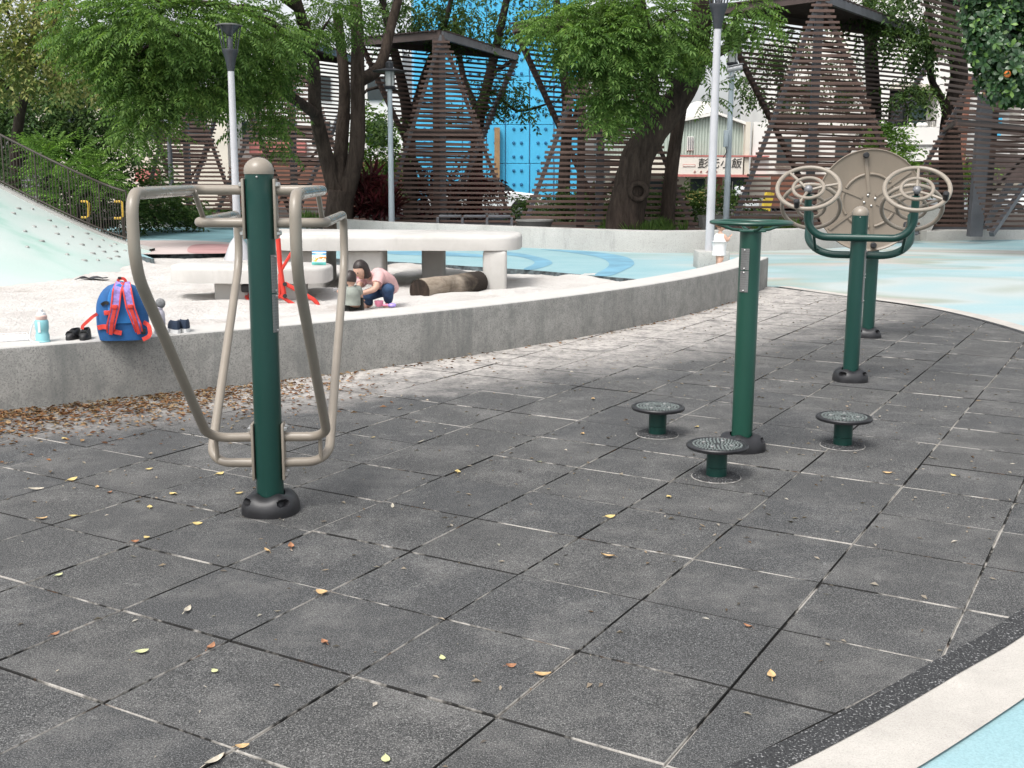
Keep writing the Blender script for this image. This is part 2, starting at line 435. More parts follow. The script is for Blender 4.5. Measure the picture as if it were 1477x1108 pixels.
BPLILAC = simple('backpack_lilac', (0.26, 0.19, 0.48), 0.7, var=0.4, scale=40)
BPBLACK = simple('buckle_black', (0.012, 0.012, 0.013), 0.5)
BOTTLE = simple('turquoise_plastic', (0.24, 0.52, 0.56), 0.25, var=0.08, coat=0.3)
BOTCAP = simple('peach_cap', (0.66, 0.47, 0.42), 0.4, var=0.05)
BOTW = simple('white_cap', (0.70, 0.72, 0.72), 0.35)
LILAC = simple('pale_lilac_steel', (0.48, 0.46, 0.52), 0.35, metal=0.2)
GREYK = simple('grey_knit', (0.20, 0.20, 0.20), 0.9, var=0.3, scale=60)
SHOEB = simple('black_rubber_shoe', (0.013, 0.013, 0.014), 0.55, var=0.3, scale=30)
SHOEN = simple('navy_canvas', (0.018, 0.032, 0.060), 0.85, var=0.2, scale=60)
SOLEW = simple('white_sole', (0.70, 0.70, 0.69), 0.6)
CLOTHD = simple('charcoal_cloth', (0.032, 0.032, 0.036), 0.9, var=0.3, scale=20)
TOYP = simple('pink_plastic', (0.72, 0.24, 0.36), 0.35)
TOYV = simple('violet_plastic', (0.32, 0.24, 0.62), 0.35)
CARSIL = simple('silver_car_paint', (0.40, 0.41, 0.42), 0.25, metal=0.4, coat=0.5)
CARWH = simple('white_car_paint', (0.72, 0.72, 0.72), 0.25, coat=0.5)
TYRE = simple('tyre_rubber', (0.015, 0.015, 0.015), 0.85)
ORANGE = simple('orange_fruit', (0.60, 0.16, 0.03), 0.5)
HOLD = simple('climbing_hold', (0.27, 0.27, 0.255), 0.7, var=0.4, scale=8)

# ------------------------------------------------------------------ mesh builder
BASIS = {}
def basis(o):
    return BASIS.get(o.name, Matrix.Identity(4)) if o else Matrix.Identity(4)

def thing(name, label, cat, loc=(0, 0, 0), rotz=0.0, group=None):
    o = bpy.data.objects.new(name, None)
    o.empty_display_size = 0.1
    COL.objects.link(o)
    o.location = loc; o.rotation_euler = (0, 0, rotz)
    BASIS[o.name] = Matrix.Translation(Vector(loc)) @ Matrix.Rotation(rotz, 4, 'Z')
    tag(o, label, cat, group)
    return o

def tag(o, label=None, cat=None, group=None, kind=None):
    if label: o['label'] = label
    if cat: o['category'] = cat
    if group: o['group'] = group
    if kind: o['kind'] = kind
    return o

def link(name, me, parent=None, kind=None):
    o = bpy.data.objects.new(name, me)
    COL.objects.link(o)
    if parent is not None:
        o.parent = parent
        BASIS[o.name] = basis(parent)
    if kind: o['kind'] = kind
    return o

def fillet(pts, r, n=6):
    pts = [Vector(p) for p in pts]
    rs = r if hasattr(r, '__len__') else [r] * len(pts)
    out = [pts[0]]
    for i in range(1, len(pts) - 1):
        a, p, b = pts[i - 1], pts[i], pts[i + 1]
        u, v = (a - p), (b - p)
        lu, lv = u.length, v.length
        u.normalize(); v.normalize()
        ang = u.angle(v)
        if ang > pi - 0.02 or rs[i] <= 0:
            out.append(p); continue
        d = min(rs[i] / math.tan(ang / 2), lu * 0.48, lv * 0.48)
        p0, p1 = p + u * d, p + v * d
        rr = d * math.tan(ang / 2)
        c = p + (u + v).normalized() * (rr / sin(ang / 2))
        a0, a1 = (p0 - c), (p1 - c)
        tot = a0.angle(a1); ax = a0.cross(a1).normalized()
        for k in range(n + 1):
            out.append(c + Matrix.Rotation(tot * k / n, 3, ax) @ a0)
    out.append(pts[-1])
    return out

class MB:
    def __init__(s): s.v = []; s.f = []; s.mi = []
    def add(s, vs, fs, mi=0):
        o = len(s.v)
        s.v.extend(Vector(v) for v in vs)
        s.f.extend(tuple(i + o for i in f) for f in fs); s.mi.extend([mi] * len(fs))
        return s
    def box(s, c, size, M=None, mi=0, taper=1.0):
        c = Vector(c); x, y, z = (k / 2 for k in size)
        vs = [Vector((sx * x * (taper if sz > 0 else 1), sy * y * (taper if sz > 0 else 1), sz * z)) for sz in (-1, 1) for sy in (-1, 1) for sx in (-1, 1)]
        if M is not None: vs = [M @ v for v in vs]
        return s.add([v + c for v in vs], [(0, 2, 3, 1), (4, 5, 7, 6), (0, 1, 5, 4), (2, 6, 7, 3), (0, 4, 6, 2), (1, 3, 7, 5)], mi)
    def rbox(s, c, size, b=0.02, M=None, mi=0, seg=2):
        bm = bmesh.new(); bmesh.ops.create_cube(bm, size=1.0)
        for v in bm.verts: v.co = Vector((v.co.x * size[0], v.co.y * size[1], v.co.z * size[2]))
        bmesh.ops.bevel(bm, geom=bm.edges[:], offset=b, segments=seg, affect='EDGES', profile=0.5)
        bm.verts.ensure_lookup_table()
        vs = [(M @ v.co if M is not None else v.co.copy()) + Vector(c) for v in bm.verts]
        s.add(vs, [tuple(v.index for v in f.verts) for f in bm.faces], mi); bm.free(); return s
    def beam(s, a, b, w, h, up=(0, 0, 1), mi=0):
        a, b = Vector(a), Vector(b); d = b - a; L = d.length; d.normalize()
        u = Vector(up)
        if abs(d.dot(u)) > 0.95: u = Vector((0, 1, 0))
        x = d.cross(u).normalized(); z = x.cross(d)
        M = Matrix((x, d, z)).transposed()
        return s.box((a + b) / 2, (w, L, h), M, mi)
    def tube(s, path, r, seg=12, cap=True, mi=0, noise=0.0):
        path = [Vector(p) for p in path]; n = len(path)
        rs = r if hasattr(r, '__len__') else [r] * n
        vs, fs = [], []
        t = [(path[min(i + 1, n - 1)] - path[max(i - 1, 0)]).normalized() for i in range(n)]
        u = t[0].orthogonal().normalized()
        for i in range(n):
            u = (u - t[i] * u.dot(t[i])).normalized(); w = t[i].cross(u)
            for k in range(seg):
                a = 2 * pi * k / seg
                rr = rs[i] * (1 + (noise * (sin(3 * a + i * 0.7) * 0.5 + sin(5 * a - i * 1.3) * 0.3 + random.uniform(-.3, .3)) if noise else 0))
                vs.append(path[i] + (u * cos(a) + w * sin(a)) * rr)
        for i in range(n - 1):
            for k in range(seg):
                k2 = (k + 1) % seg
                fs.append((i * seg + k, i * seg + k2, (i + 1) * seg + k2, (i + 1) * seg + k))
        if cap:
            fs.append(tuple(range(seg))[::-1]); fs.append(tuple((n - 1) * seg + k for k in range(seg)))
        return s.add(vs, fs, mi)
    def lathe(s, prof, c=(0, 0, 0), seg=24, M=None, mi=0, cap=True):
        c = Vector(c); vs, fs = [], []
        for r, z in prof:
            for k in range(seg):
                a = 2 * pi * k / seg
                v = Vector((r * cos(a), r * sin(a), z)); vs.append((M @ v if M is not None else v) + c)
        n = len(prof)
        for i in range(n - 1):
            for k in range(seg):
                k2 = (k + 1) % seg
                fs.append((i * seg + k, i * seg + k2, (i + 1) * seg + k2, (i + 1) * seg + k))
        if cap:
            fs.append(tuple(range(seg))[::-1]); fs.append(tuple((n - 1) * seg + k for k in range(seg)))
        return s.add(vs, fs, mi)
    def torus(s, c, R, r, M=None, seg=40, ring=10, mi=0, flat=1.0):
        vs, fs = [], []; c = Vector(c)
        for i in range(seg):
            a = 2 * pi * i / seg
            for k in range(ring):
                b = 2 * pi * k / ring
                v = Vector(((R + r * cos(b)) * cos(a), (R + r * cos(b)) * sin(a), r * sin(b) * flat))
                vs.append((M @ v if M is not None else v) + c)
        for i in range(seg):
            for k in range(ring):
                i2, k2 = (i + 1) % seg, (k + 1) % ring
                fs.append((i * ring + k, i2 * ring + k, i2 * ring + k2, i * ring + k2))
        return s.add(vs, fs, mi)
    def ball(s, c, r, seg=12, M=None, mi=0):
        r3 = r if hasattr(r, '__len__') else (r, r, r); vs, fs = [], []; c = Vector(c); n = seg // 2
        for i in range(n + 1):
            p = pi * i / n
            for k in range(seg):
                a = 2 * pi * k / seg
                v = Vector((r3[0] * sin(p) * cos(a), r3[1] * sin(p) * sin(a), r3[2] * cos(p)))
                vs.append((M @ v if M is not None else v) + c)
        for i in range(n):
            for k in range(seg):
                k2 = (k + 1) % seg
                fs.append((i * seg + k, (i + 1) * seg + k, (i + 1) * seg + k2, i * seg + k2))
        return s.add(vs, fs, mi)
    def prism(s, poly, z0, z1, mi=0):
        n = len(poly); vs = [Vector((p[0], p[1], z0)) for p in poly] + [Vector((p[0], p[1], z1)) for p in poly]
        fs = [tuple(range(n))[::-1], tuple(range(n, 2 * n))] + [(i, (i + 1) % n, n + (i + 1) % n, n + i) for i in range(n)]
        return s.add(vs, fs, mi)
    def build(s, name, mats, parent=None, world=False, smooth=35, kind=None):
        vs = s.v
        if world and parent is not None:
            iv = basis(parent).inverted(); vs = [iv @ v for v in vs]
        me = bpy.data.meshes.new(name)
        me.from_pydata([tuple(v) for v in vs], [], s.f)
        ms = mats if isinstance(mats, (list, tuple)) else [mats]
        for m in ms: me.materials.append(m)
        if len(ms) > 1: me.polygons.foreach_set('material_index', s.mi)
        if smooth:
            me.shade_smooth(); me.set_sharp_from_angle(angle=radians(smooth))
        me.update()
        return link(name, me, parent, kind)

def copy_tree(o, parent=None):
    c = o.copy(); COL.objects.link(c)
    if parent is not None: c.parent = parent
    for ch in list(o.children): copy_tree(ch, c)
    return c

# ------------------------------------------------------------------ ground and floors
def poly_sheet(name, loops, z, mat, kind='structure', skirt=None):
    loops = [[Vector((p[0], p[1], 0)) for p in lp] for lp in loops]
    tris = tessellate_polygon(loops)
    flat = [v for lp in loops for v in lp]
    mb = MB(); vs = [Vector((v.x, v.y, z)) for v in flat]
    fs = []
    for t in tris:
        a, b, c = (vs[i] for i in t)
        fs.append(tuple(t) if (b - a).cross(c - a).z > 0 else tuple(reversed(t)))
    mb.add(vs, fs)
    return mb.build(name, mat, kind=kind, smooth=0)

def smooth_poly(pts, n=8, closed=False):
    P = [Vector((p[0], p[1])) for p in pts]; out = []
    m = len(P)
    for i in range(m if closed else m - 1):
        p0 = P[(i - 1) % m] if closed or i > 0 else P[i]
        p1, p2 = P[i], P[(i + 1) % m]
        p3 = P[(i + 2) % m] if closed or i + 2 < m else p2
        for k in range(n):
            t = k / n
            out.append(0.5 * ((2 * p1) + (p2 - p0) * t + (2 * p0 - 5 * p1 + 4 * p2 - p3) * t * t + (3 * p1 - p0 - 3 * p2 + p3) * t ** 3))
    if not closed: out.append(P[-1])
    return out

# wide ground out to the horizon
g = MB(); g.add([(-600, -300, -0.25), (600, -300, -0.25), (600, 900, -0.25), (-600, 900, -0.25)], [(0, 1, 2, 3)])
g.build('ground', ASPH, kind='structure', smooth=0)

# edge of the black rubber floor on the play-surface side (convex curve, near to far)
EDGE = smooth_poly([(-4.2, 0.15), (-1.6, 1.2), (0.0, 2.18), (0.57, 2.59), (0.89, 2.84), (1.32, 3.215), (1.75, 3.61), (2.75, 4.72), (3.75, 6.4),
                    (4.45, 8.3), (4.82, 9.9), (4.92, 10.7), (4.90, 11.6), (4.79, 12.45), (4.56, 13.12), (4.06, 14.05), (3.54, 15.12)], 5)

def arc(r, a0, a1, n):
    return [C0 + Vector((cos(a0 + (a1 - a0) * i / n), sin(a0 + (a1 - a0) * i / n))) * r for i in range(n + 1)]

A_END = atan2(15.03 - C0.y, 3.50 - C0.x)
A_START = radians(-112)

def offset_line(line, d):
    out = []
    for i, p in enumerate(line):
        t = (line[min(i + 1, len(line) - 1)] - line[max(i - 1, 0)]).normalized()
        out.append(p + Vector((t.y, -t.x)) * d)
    return out

SANDZ = -0.10
hole_front = [ground(px, py, -0.016).xy for px, py in ((195, 366), (270, 366), (345, 364), (430, 370), (560, 377), (660, 383), (770, 390), (860, 398), (925, 403))]
hole_front = [Vector((-6.3, 19.6))] + hole_front
e0 = hole_front[-1]
a_hole = atan2(e0.y + 0.25 - C0.y, e0.x + 0.35 - C0.x)
hole = smooth_poly(hole_front, 6) + arc(RW - 0.21, a_hole, radians(-100), 40) + [Vector((-15, 12)), Vector((-15, 22)), Vector((-7.5, 22.0))]
outer = [Vector(p) for p in ((-40, -8), (60, -8), (60, 42), (-40, 42))]
poly_sheet('play_surface', [outer, hole], -0.016, BLUE)
# drop from the play surface to the sand, faced with dark gravel
rim = MB(); hf = smooth_poly(hole_front, 6)
for i in range(len(hf) - 1):
    a, b = hf[i], hf[i + 1]
    ja, jb = 0.05 + 0.05 * sin(i * 2.7) ** 2, 0.05 + 0.05 * sin((i + 1) * 2.7) ** 2
    rim.add([(a.x, a.y, -0.017), (b.x, b.y, -0.017), (b.x + 0.02, b.y - jb, SANDZ - 0.06), (a.x + 0.02, a.y - ja, SANDZ - 0.06)], [(0, 3, 2, 1)])
rim.build('sandbox_edge', DARKRIM, kind='structure', smooth=0)

# black rubber floor: sandy bed sheet with every tile laid on it
T = -0.5222
OX, OY, TS = -1.1531, 2.9159, 0.5
ua = Vector((cos(T), sin(T))); ub = Vector((-sin(T), cos(T)))
bed_poly = list(EDGE) + arc(RW - 0.1, A_END, radians(-105), 50)
floor_obj = poly_sheet('rubber_floor', [bed_poly], -0.0085, JOINT)
BASIS[floor_obj.name] = Matrix.Identity(4)

def clip_convex(poly, line):
    # keep the part of poly left of every segment of the (convex) edge line
    for i in range(len(line) - 1):
        a, b = line[i], line[i + 1]; d = b - a
        if not poly: return poly
        out = []
        for k in range(len(poly)):
            p, q = poly[k], poly[(k + 1) % len(poly)]
            sp, sq = d.x * (p.y - a.y) - d.y * (p.x - a.x), d.x * (q.y - a.y) - d.y * (q.x - a.x)
            if sp >= 0: out.append(p)
            if (sp >= 0) != (sq >= 0):
                out.append(p + (q - p) * (sp / (sp - sq)))
        poly = out
    return poly

def px_of(x, y, z=0.0):
    Z = z - EYE
    d = y * cos(PITCH) - Z * sin(PITCH); u = y * sin(PITCH) + Z * cos(PITCH)
    if d < 0.1: return None
    return 738.5 + FPX * x / d, 554 - FPX * u / d

def tile_mesh(poly, top=0.0, bot=-0.03, bev=0.004):
    c = sum(poly, Vector((0, 0))) / len(poly); n = len(poly); mb = MB()
    ins = [p + (c - p).normalized() * 0.0026 for p in poly]
    vs = [Vector((p.x, p.y, bot)) for p in poly] + [Vector((p.x, p.y, top - bev)) for p in poly] + [Vector((p.x, p.y, top)) for p in ins]
    fs = [(i, (i + 1) % n, n + (i + 1) % n, n + i) for i in range(n)] + [(n + i, n + (i + 1) % n, 2 * n + (i + 1) % n, 2 * n + i) for i in range(n)]
    mb.add(vs, fs, 1)
    return mb.add(vs[2 * n:], [tuple(range(n))], 0)

gap = 0.0030
full_c = [Vector((gap, gap)), Vector((TS - gap, gap)), Vector((TS - gap, TS - gap)), Vector((gap, TS - gap))]
full_local = [(p - Vector((TS / 2, TS / 2))) for p in full_c]
full_me = None
tiles = []
EDGE_IN = offset_line(EDGE, -0.004)
for a in range(-26, 16):
    for b in range(-8, 34):
        jit = 0.012 * (((a * 7919 + 13) % 17) / 17 - 0.5)
        o = Vector((OX, OY)) + ua * (a * TS) + ub * (b * TS + jit)
        cs = [o + ua * p.x + ub * p.y for p in full_c]
        ctr = (cs[0] + cs[2]) / 2
        if max((p - C0).length for p in cs) < RW - 0.03 or (ctr - C0).length > RW + 14 or ctr.y > 17 or ctr.x < -9: continue
        cl = clip_convex(cs, EDGE_IN)
        if not cl or len(cl) < 3: continue
        area = abs(sum(cl[i].x * cl[(i + 1) % len(cl)].y - cl[(i + 1) % len(cl)].x * cl[i].y for i in range(len(cl)))) / 2
        if area < 0.0008: continue
        pp = [px_of(p.x, p.y) for p in cl]
        vis = any(q and -20 < q[0] < 1497 and q[1] < 1130 for q in pp)
        tiles.append((not vis, ctr.length, o, ctr, cl, area > 0.238))
tiles.sort(key=lambda t: (t[0], t[1]))
rest = MB(); n_tile = 0
for hid, _, o, ctr, cl, full in tiles:
    dz = random.uniform(-0.0018, 0.0018)
    if hid or n_tile >= 300:
        m = tile_mesh(cl, dz); rest.add(m.v, m.f); rest.mi[-len(m.mi):] = m.mi; continue
    n_tile += 1
    if full:
        if full_me is None:
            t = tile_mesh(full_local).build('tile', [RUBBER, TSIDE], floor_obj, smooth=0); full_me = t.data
        else:
            t = link('tile', full_me, floor_obj)
        t.scale = (random.uniform(0.993, 1.003), random.uniform(0.993, 1.003), 1); t.location = (ctr.x + random.uniform(-.0012, .0012), ctr.y + random.uniform(-.0012, .0012), dz); t.rotation_euler = (random.uniform(-.0025, .0025), random.uniform(-.0025, .0025), T + random.uniform(-.004, .004))
    else:
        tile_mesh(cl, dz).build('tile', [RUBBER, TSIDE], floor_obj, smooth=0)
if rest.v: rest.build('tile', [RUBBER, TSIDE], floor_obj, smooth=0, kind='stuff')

def ribbon(name, line, d0, d1, z0, z1, mat):
    a, b = offset_line(line, d0), offset_line(line, d1); mb = MB()
    for i in range(len(a) - 1):
        mb.add([(a[i].x, a[i].y, z0), (b[i].x, b[i].y, z1), (b[i + 1].x, b[i + 1].y, z1), (a[i + 1].x, a[i + 1].y, z0)], [(0, 1, 2, 3)])
    return mb.build(name, mat, kind='structure', smooth=60)
ribbon('ramp_edge', EDGE, -0.012, 0.074, 0.0035, -0.0045, DARKEDGE)
ribbon('cream_edge_strip', EDGE, 0.066, 0.275, -0.0065, -0.0065, CREAM)

# marks laid into the play surface
def flat_patch(name, pts, mat, n=6, z=-0.0115):
    return poly_sheet(name, [smooth_poly([ground(*p).xy for p in pts], n, True)], z, mat)
flat_patch('swirl_marking', [(700, 361), (745, 364), (782, 371), (797, 378), (785, 384), (768, 388), (755, 387), (768, 381), (770, 376), (752, 370), (715, 365)], ARC)
flat_patch('swirl_marking', [(780, 359), (850, 362), (900, 369), (915, 379), (900, 389), (878, 397), (858, 395), (874, 386), (878, 378), (862, 370), (820, 363)], ARC)
flat_patch('swirl_marking', [(560, 362), (620, 362), (690, 366), (700, 370), (640, 368), (570, 366)], ARC)
flat_patch('pink_marking', [(150, 348), (230, 346), (300, 347), (350, 352), (350, 362), (345, 363.6), (280, 365.4), (200, 365.4), (160, 360)], PALEPINK, 4)
flat_patch('pink_marking', [(282, 352), (330, 352), (350, 355), (348, 363.4), (283, 365.2), (270, 360)], PINK, 4, -0.0075)
flat_patch('teal_marking', [(180, 331), (270, 329), (350, 329), (352, 342), (300, 345), (230, 343), (185, 341)], TEAL, 4)

# the sand, heaped and trodden
nx, ny = 300, 270
xs = np.linspace(-15.5, 4.2, nx); ys = np.linspace(5.5, 24, ny)
X, Y = np.meshgrid(xs, ys)
Z = SANDZ + 0.012 * np.sin(X * 3.1 + Y * 1.7) + 0.012 * np.sin(Y * 4.3 - X * 2.2) + RNG.normal(0, 0.0075, X.shape)
Z = (Z + np.roll(Z, 1, 0) + np.roll(Z, 1, 1) + np.roll(Z, -1, 0)) / 4
def heap(px, py, h, r, ry=None):
    global Z
    p = ground(px, py, SANDZ); Z = Z + h * np.exp(-((X - p.x) / r) ** 2 - ((Y - p.y) / (ry or r)) ** 2)
heap(640, 400, 0.10, 0.8); heap(580, 392, 0.10, 0.7); heap(830, 405, 0.06, 0.9); heap(470, 425, 0.10, 0.45); heap(300, 438, 0.05, 0.6)
heap(655, 432, 0.05, 0.5); heap(420, 400, 0.06, 0.7); heap(120, 440, 0.05, 0.8); heap(560, 450, 0.03, 0.4); heap(720, 425, 0.04, 0.6); heap(270, 400, 0.06, 1.0)
for _ in range(900):                                    # footprints and diggings
    fx, fy = RNG.uniform(-9, 3.6), RNG.uniform(6.8, 19); rr = RNG.uniform(0.09, 0.20); hh = RNG.uniform(-0.035, 0.022)
    m_ = (np.abs(X - fx) < 0.6) & (np.abs(Y - fy) < 0.6)
    Z[m_] += hh * np.exp(-((X[m_] - fx) / rr) ** 2 - ((Y[m_] - fy) / (rr * RNG.uniform(0.6, 1.6))) ** 2)
keep = np.hypot(X - C0.x, Y - C0.y) < RW - 0.18
mb = MB()
idx = -np.ones(X.shape, int); vs = []
for j in range(ny):
    for i in range(nx):
        if keep[j, i]: idx[j, i] = len(vs); vs.append((X[j, i], Y[j, i], Z[j, i]))
fs = [(idx[j, i], idx[j, i + 1], idx[j + 1, i + 1], idx[j + 1, i]) for j in range(ny - 1) for i in range(nx - 1)
      if min(idx[j, i], idx[j, i + 1], idx[j + 1, i + 1], idx[j + 1, i]) >= 0]
mb.add(vs, fs); mb.build('sand', SAND, kind='structure', smooth=80)

# round concrete seat wall of the sandbox
def swept_wall(mb, line, th, z0, z1, bev=0.025, side=1):
    """line: outer face; th towards the left of travel * side"""
    n = len(line); inner = offset_line(line, -th * side)
    prof = []
    rows = []
    for i in range(n):
        o, q = line[i], inner[i]; u = (q - o).normalized()
        rows.append([(o.x, o.y, z0), (o.x, o.y, z1 - bev), (o.x + u.x * bev * 0.35, o.y + u.y * bev * 0.35, z1 - bev * 0.3), (o.x + u.x * bev, o.y + u.y * bev, z1),
                     (q.x - u.x * bev, q.y - u.y * bev, z1), (q.x, q.y, z1 - bev), (q.x, q.y, z0)])
    m = len(rows[0]); vs = [v for r in rows for v in r]
    fs = [(i * m + k, (i + 1) * m + k, (i + 1) * m + k + 1, i * m + k + 1) for i in range(n - 1) for k in range(m - 1)]
    fs.append(tuple(range(m))); fs.append(tuple((n - 1) * m + k for k in range(m))[::-1])
    return mb.add(vs, fs)
wl_line = [C0 + Vector((cos(a), sin(a))) * RW for a in np.linspace(radians(-112), A_END, 90)]
sw = swept_wall(MB(), wl_line, 0.40, -0.2, 0.40, 0.022)
o = sw.build('seat_wall', SEATW, smooth=30)
tag(o, 'low curved concrete seat wall running round the sandbox', 'wall')
WALLTOP = 0.40

# far low wall holding the planting strip
far_line = smooth_poly([ground(*p).xy for p in ((1330, 346), (1200, 357), (1100, 361), (960, 364), (860, 361), (750, 356), (640, 351), (540, 346), (470, 340))], 8)
fw = swept_wall(MB(), far_line, 0.35, -0.2, 0.41, 0.02, side=-1)
fw.build('far_wall', CONC, smooth=30)
tag(bpy.data.objects['far_wall'], 'long pale concrete planter wall beyond the sandbox at the foot of the slatted shelters', 'wall')
cl = [ground(1336, 347).xy, ground(1420, 345.5).xy, ground(1520, 344).xy, ground(1640, 342).xy]
cw = swept_wall(MB(), cl, 0.7, -0.2, 0.22, 0.02, side=1)
tag(cw.build('kerb_wall', CONC, smooth=30), 'low concrete kerb right of the trough planter below the shelter', 'kerb')
clf = [ground(180, 329).xy, ground(300, 326).xy, ground(420, 326).xy]
cw = swept_wall(MB(), clf, 0.5, -0.2, 0.16, 0.02, side=1)
tag(cw.build('kerb_wall', CONC, smooth=30), 'low pale kerb behind the teal floor at the far left', 'kerb')
bed = [far_line[0] + Vector((0.1, 0.3))] + [p + Vector((0, 0.2)) for p in far_line] + [ground(430, 330).xy + Vector((0, .7)), ground(180, 329).xy + Vector((0, .6)), Vector((-45, 33)), Vector((-45, 41)), Vector((60, 41)), Vector((60, 28)), ground(1640, 342).xy + Vector((0, .6)), ground(1420, 345.5).xy + Vector((0, .65))]
poly_sheet('planting_bed', [bed], 0.19, SOIL)
st = MB(); st.add([(-120, 40.8, -0.1), (140, 40.8, -0.1), (140, 70, -0.1), (-120, 70, -0.1)], [(0, 1, 2, 3)])
st.build('street', ASPH, kind='structure', smooth=0)

# ------------------------------------------------------------------ fitness machines
def base_cover(mb, R=0.128, r=0.064, H=0.088):
    nth, ns = 96, 22; vs, fs = [], []
    for j in range(ns + 1):
        s = j / ns
        for k in range(nth):
            th = 2 * pi * k / nth
            lob = 1 + 0.035 * cos(4 * (th - pi / 4))
            if s < 0.12: rr, zz = R * lob, 0.18 * H * s / 0.12
            else:
                q = (s - 0.12) / 0.88 * pi / 2
                rr = r + (R * lob - r) * cos(q) ** 0.8; zz = 0.18 * H + (1 + 0.10 * cos(4 * (th - pi / 4))) * 0.80 * H * sin(q)
            dth = min(abs((th - pi / 4 - m * pi / 2 + pi) % (2 * pi) - pi) for m in range(4))
            w = (dth / 0.25) ** 2 + ((s - 0.50) / 0.13) ** 2
            if w < 1:
                e = min(1, (1 - w) * 3.0); rr -= 0.030 * e; zz -= 0.012 * e
            vs.append((rr * cos(th), rr * sin(th), zz))
    for j in range(ns):
        for k in range(nth):
            k2 = (k + 1) % nth
            fs.append((j * nth + k, j * nth + k2, (j + 1) * nth + k2, (j + 1) * nth + k))
    return mb.add(vs, fs)

def post_parts(root, R, H, mat, capmat=None, cover_rot=0.0):
    MB().lathe([(R, 0.0), (R, H)], seg=40).build('post', mat, root)
    b = base_cover(MB()).build('base_cover', BLACKP, root, smooth=40); b.rotation_euler = (0, 0, cover_rot)
    if capmat:
        cp = [(R + 0.002, H - 0.004), (R + 0.003, H + 0.004)] + [((R + 0.003) * cos(a), H + 0.008 + (R + 0.005) * 0.88 * sin(a)) for a in np.linspace(0, pi / 2 - 0.05, 9)]
        MB().lathe(cp, seg=36).build('cap', capmat, root)
        MB().ball((0, -R - 0.001, H - 0.016), 0.005, 8).build('rivet', STEEL, root)

def info_plate(root, R, z0, z1, az, half=0.38):
    vs, fs = [], []; n = 8; r = R + 0.0035
    for zz in (z0, z1):
        for i in range(n + 1):
            a = az - half + 2 * half * i / n
            vs.append((r * cos(a), r * sin(a), zz))
    for zz in (z0, z1):
        for i in range(n + 1):
            a = az - half + 2 * half * i / n
            vs.append(((R - .002) * cos(a), (R - .002) * sin(a), zz))
    m = n + 1
    fs = [(i, i + 1, m + i + 1, m + i) for i in range(n)]
    fs += [(2 * m + i, 2 * m + i + 1, i + 1, i) for i in range(n)] + [(m + i, m + i + 1, 3 * m + i + 1, 3 * m + i) for i in range(n)]
    fs += [(0, m, 3 * m, 2 * m), (n, 2 * m + n, 3 * m + n, m + n)]
    p = MB().add(vs, fs).build('information_plate', PLATE, root, smooth=30)
    for zz in (z0 + 0.008, z1 - 0.008):
        MB().ball(((r + .001) * cos(az), (r + .001) * sin(az), zz), 0.0055, 8).build('rivet', STEEL, p)
    return p

# --- parallel bar stretcher (left foreground)
pb = ground(391, 737)
PBX = thing('parallel_bar_station', 'dark green post with bent beige parallel bars, standing before the sandbox wall', 'exercise machine', (pb.x, pb.y, 0), radians(4))
RP = 0.0595
post_parts(PBX, RP, 1.475, GREEN, TAN, radians(-9))
for sx in (-1, 1):
    for z0, z1 in ((1.20, 1.452), (0.148, 0.402)):
        pl = MB().rbox((sx * (RP + 0.006), 0, (z0 + z1) / 2), (0.012, 0.072, z1 - z0), 0.004).build('bracket', TAN, PBX)
        for zz in (z0 + 0.025, z1 - 0.025):
            for yy in (-0.022, 0.022):
                Mx = Matrix.Rotation(pi / 2, 3, 'Y')
                MB().lathe([(0.011, -0.002), (0.011, 0.008), (0.007, 0.013)], (sx * (RP + 0.012), yy, zz), 6, Mx if sx > 0 else Mx.inverted()).build('bolt', STEEL, pl)
    for fy, zt, zk, zb in ((-1.0, 1.405, 1.15, 0.338), (1.0, 1.268, 1.03, 0.222)):
        hx = 0.268
        path = [(sx * (RP + 0.01), 0, zt), (sx * hx, 0.02 * fy, zt), (sx * hx, fy, zt), (sx * hx, fy * 1.0, zk), (sx * (hx - 0.01), 0.01 * fy, zb), (sx * (RP + 0.01), 0, zb)]
        MB().tube(fillet(path, [0, 0.055, 0.075, 0.22, 0.10, 0], 7), 0.0205, 16).build('handle_bar', TAN, PBX)
        MB().tube([(sx * hx, fy * 0.10, zt), (sx * hx, fy * 0.88, zt)], 0.0213, 16).build('worn_grip', WORN, PBX)
    MB().tube([(sx * 0.252, -0.09, 1.40), (sx * 0.252, 0.09, 1.27)], 0.011, 8).build('brace', TAN, PBX)
    MB().tube([(sx * 0.225, -0.01, 0.335), (sx * 0.225, 0.01, 0.225)], 0.009, 8).build('brace', TAN, PBX)
info_plate(PBX, RP, 0.975, 1.135, radians(-22))
info_plate(PBX, RP, 0.805, 0.968, radians(-22))

# --- waist twister with a ring handle and three turning plates
cp = ground(1069, 648)
TW = thing('twister_post', 'plain green post with a flat ring handle on top, among three round foot plates', 'exercise machine', (cp.x, cp.y, 0), radians(0))
post_parts(TW, 0.056, 1.185, GREEN2, None, radians(20))
zt = 1.232
MB().torus((0, 0, zt), 0.200, 0.0185, seg=64, ring=14, flat=0.62).build('ring_handle', GREEN2, TW)
MB().rbox((0, 0, 1.189), (0.135, 0.135, 0.010), 0.003).build('top_plate', GREEN2, TW)
for k in range(4):
    a = pi / 4 * 0 + k * pi / 2 + 0.12
    MB().tube(fillet([(0.045 * cos(a), 0.045 * sin(a), 1.192), (0.10 * cos(a), 0.10 * sin(a), 1.196), (0.195 * cos(a), 0.195 * sin(a), zt - 0.004)], 0.02), 0.008, 8).build('spoke', GREEN2, TW)
az = atan2(-cp.y, -cp.x)
info_plate(TW, 0.056, 0.985, 1.098, radians(-128), 0.42)
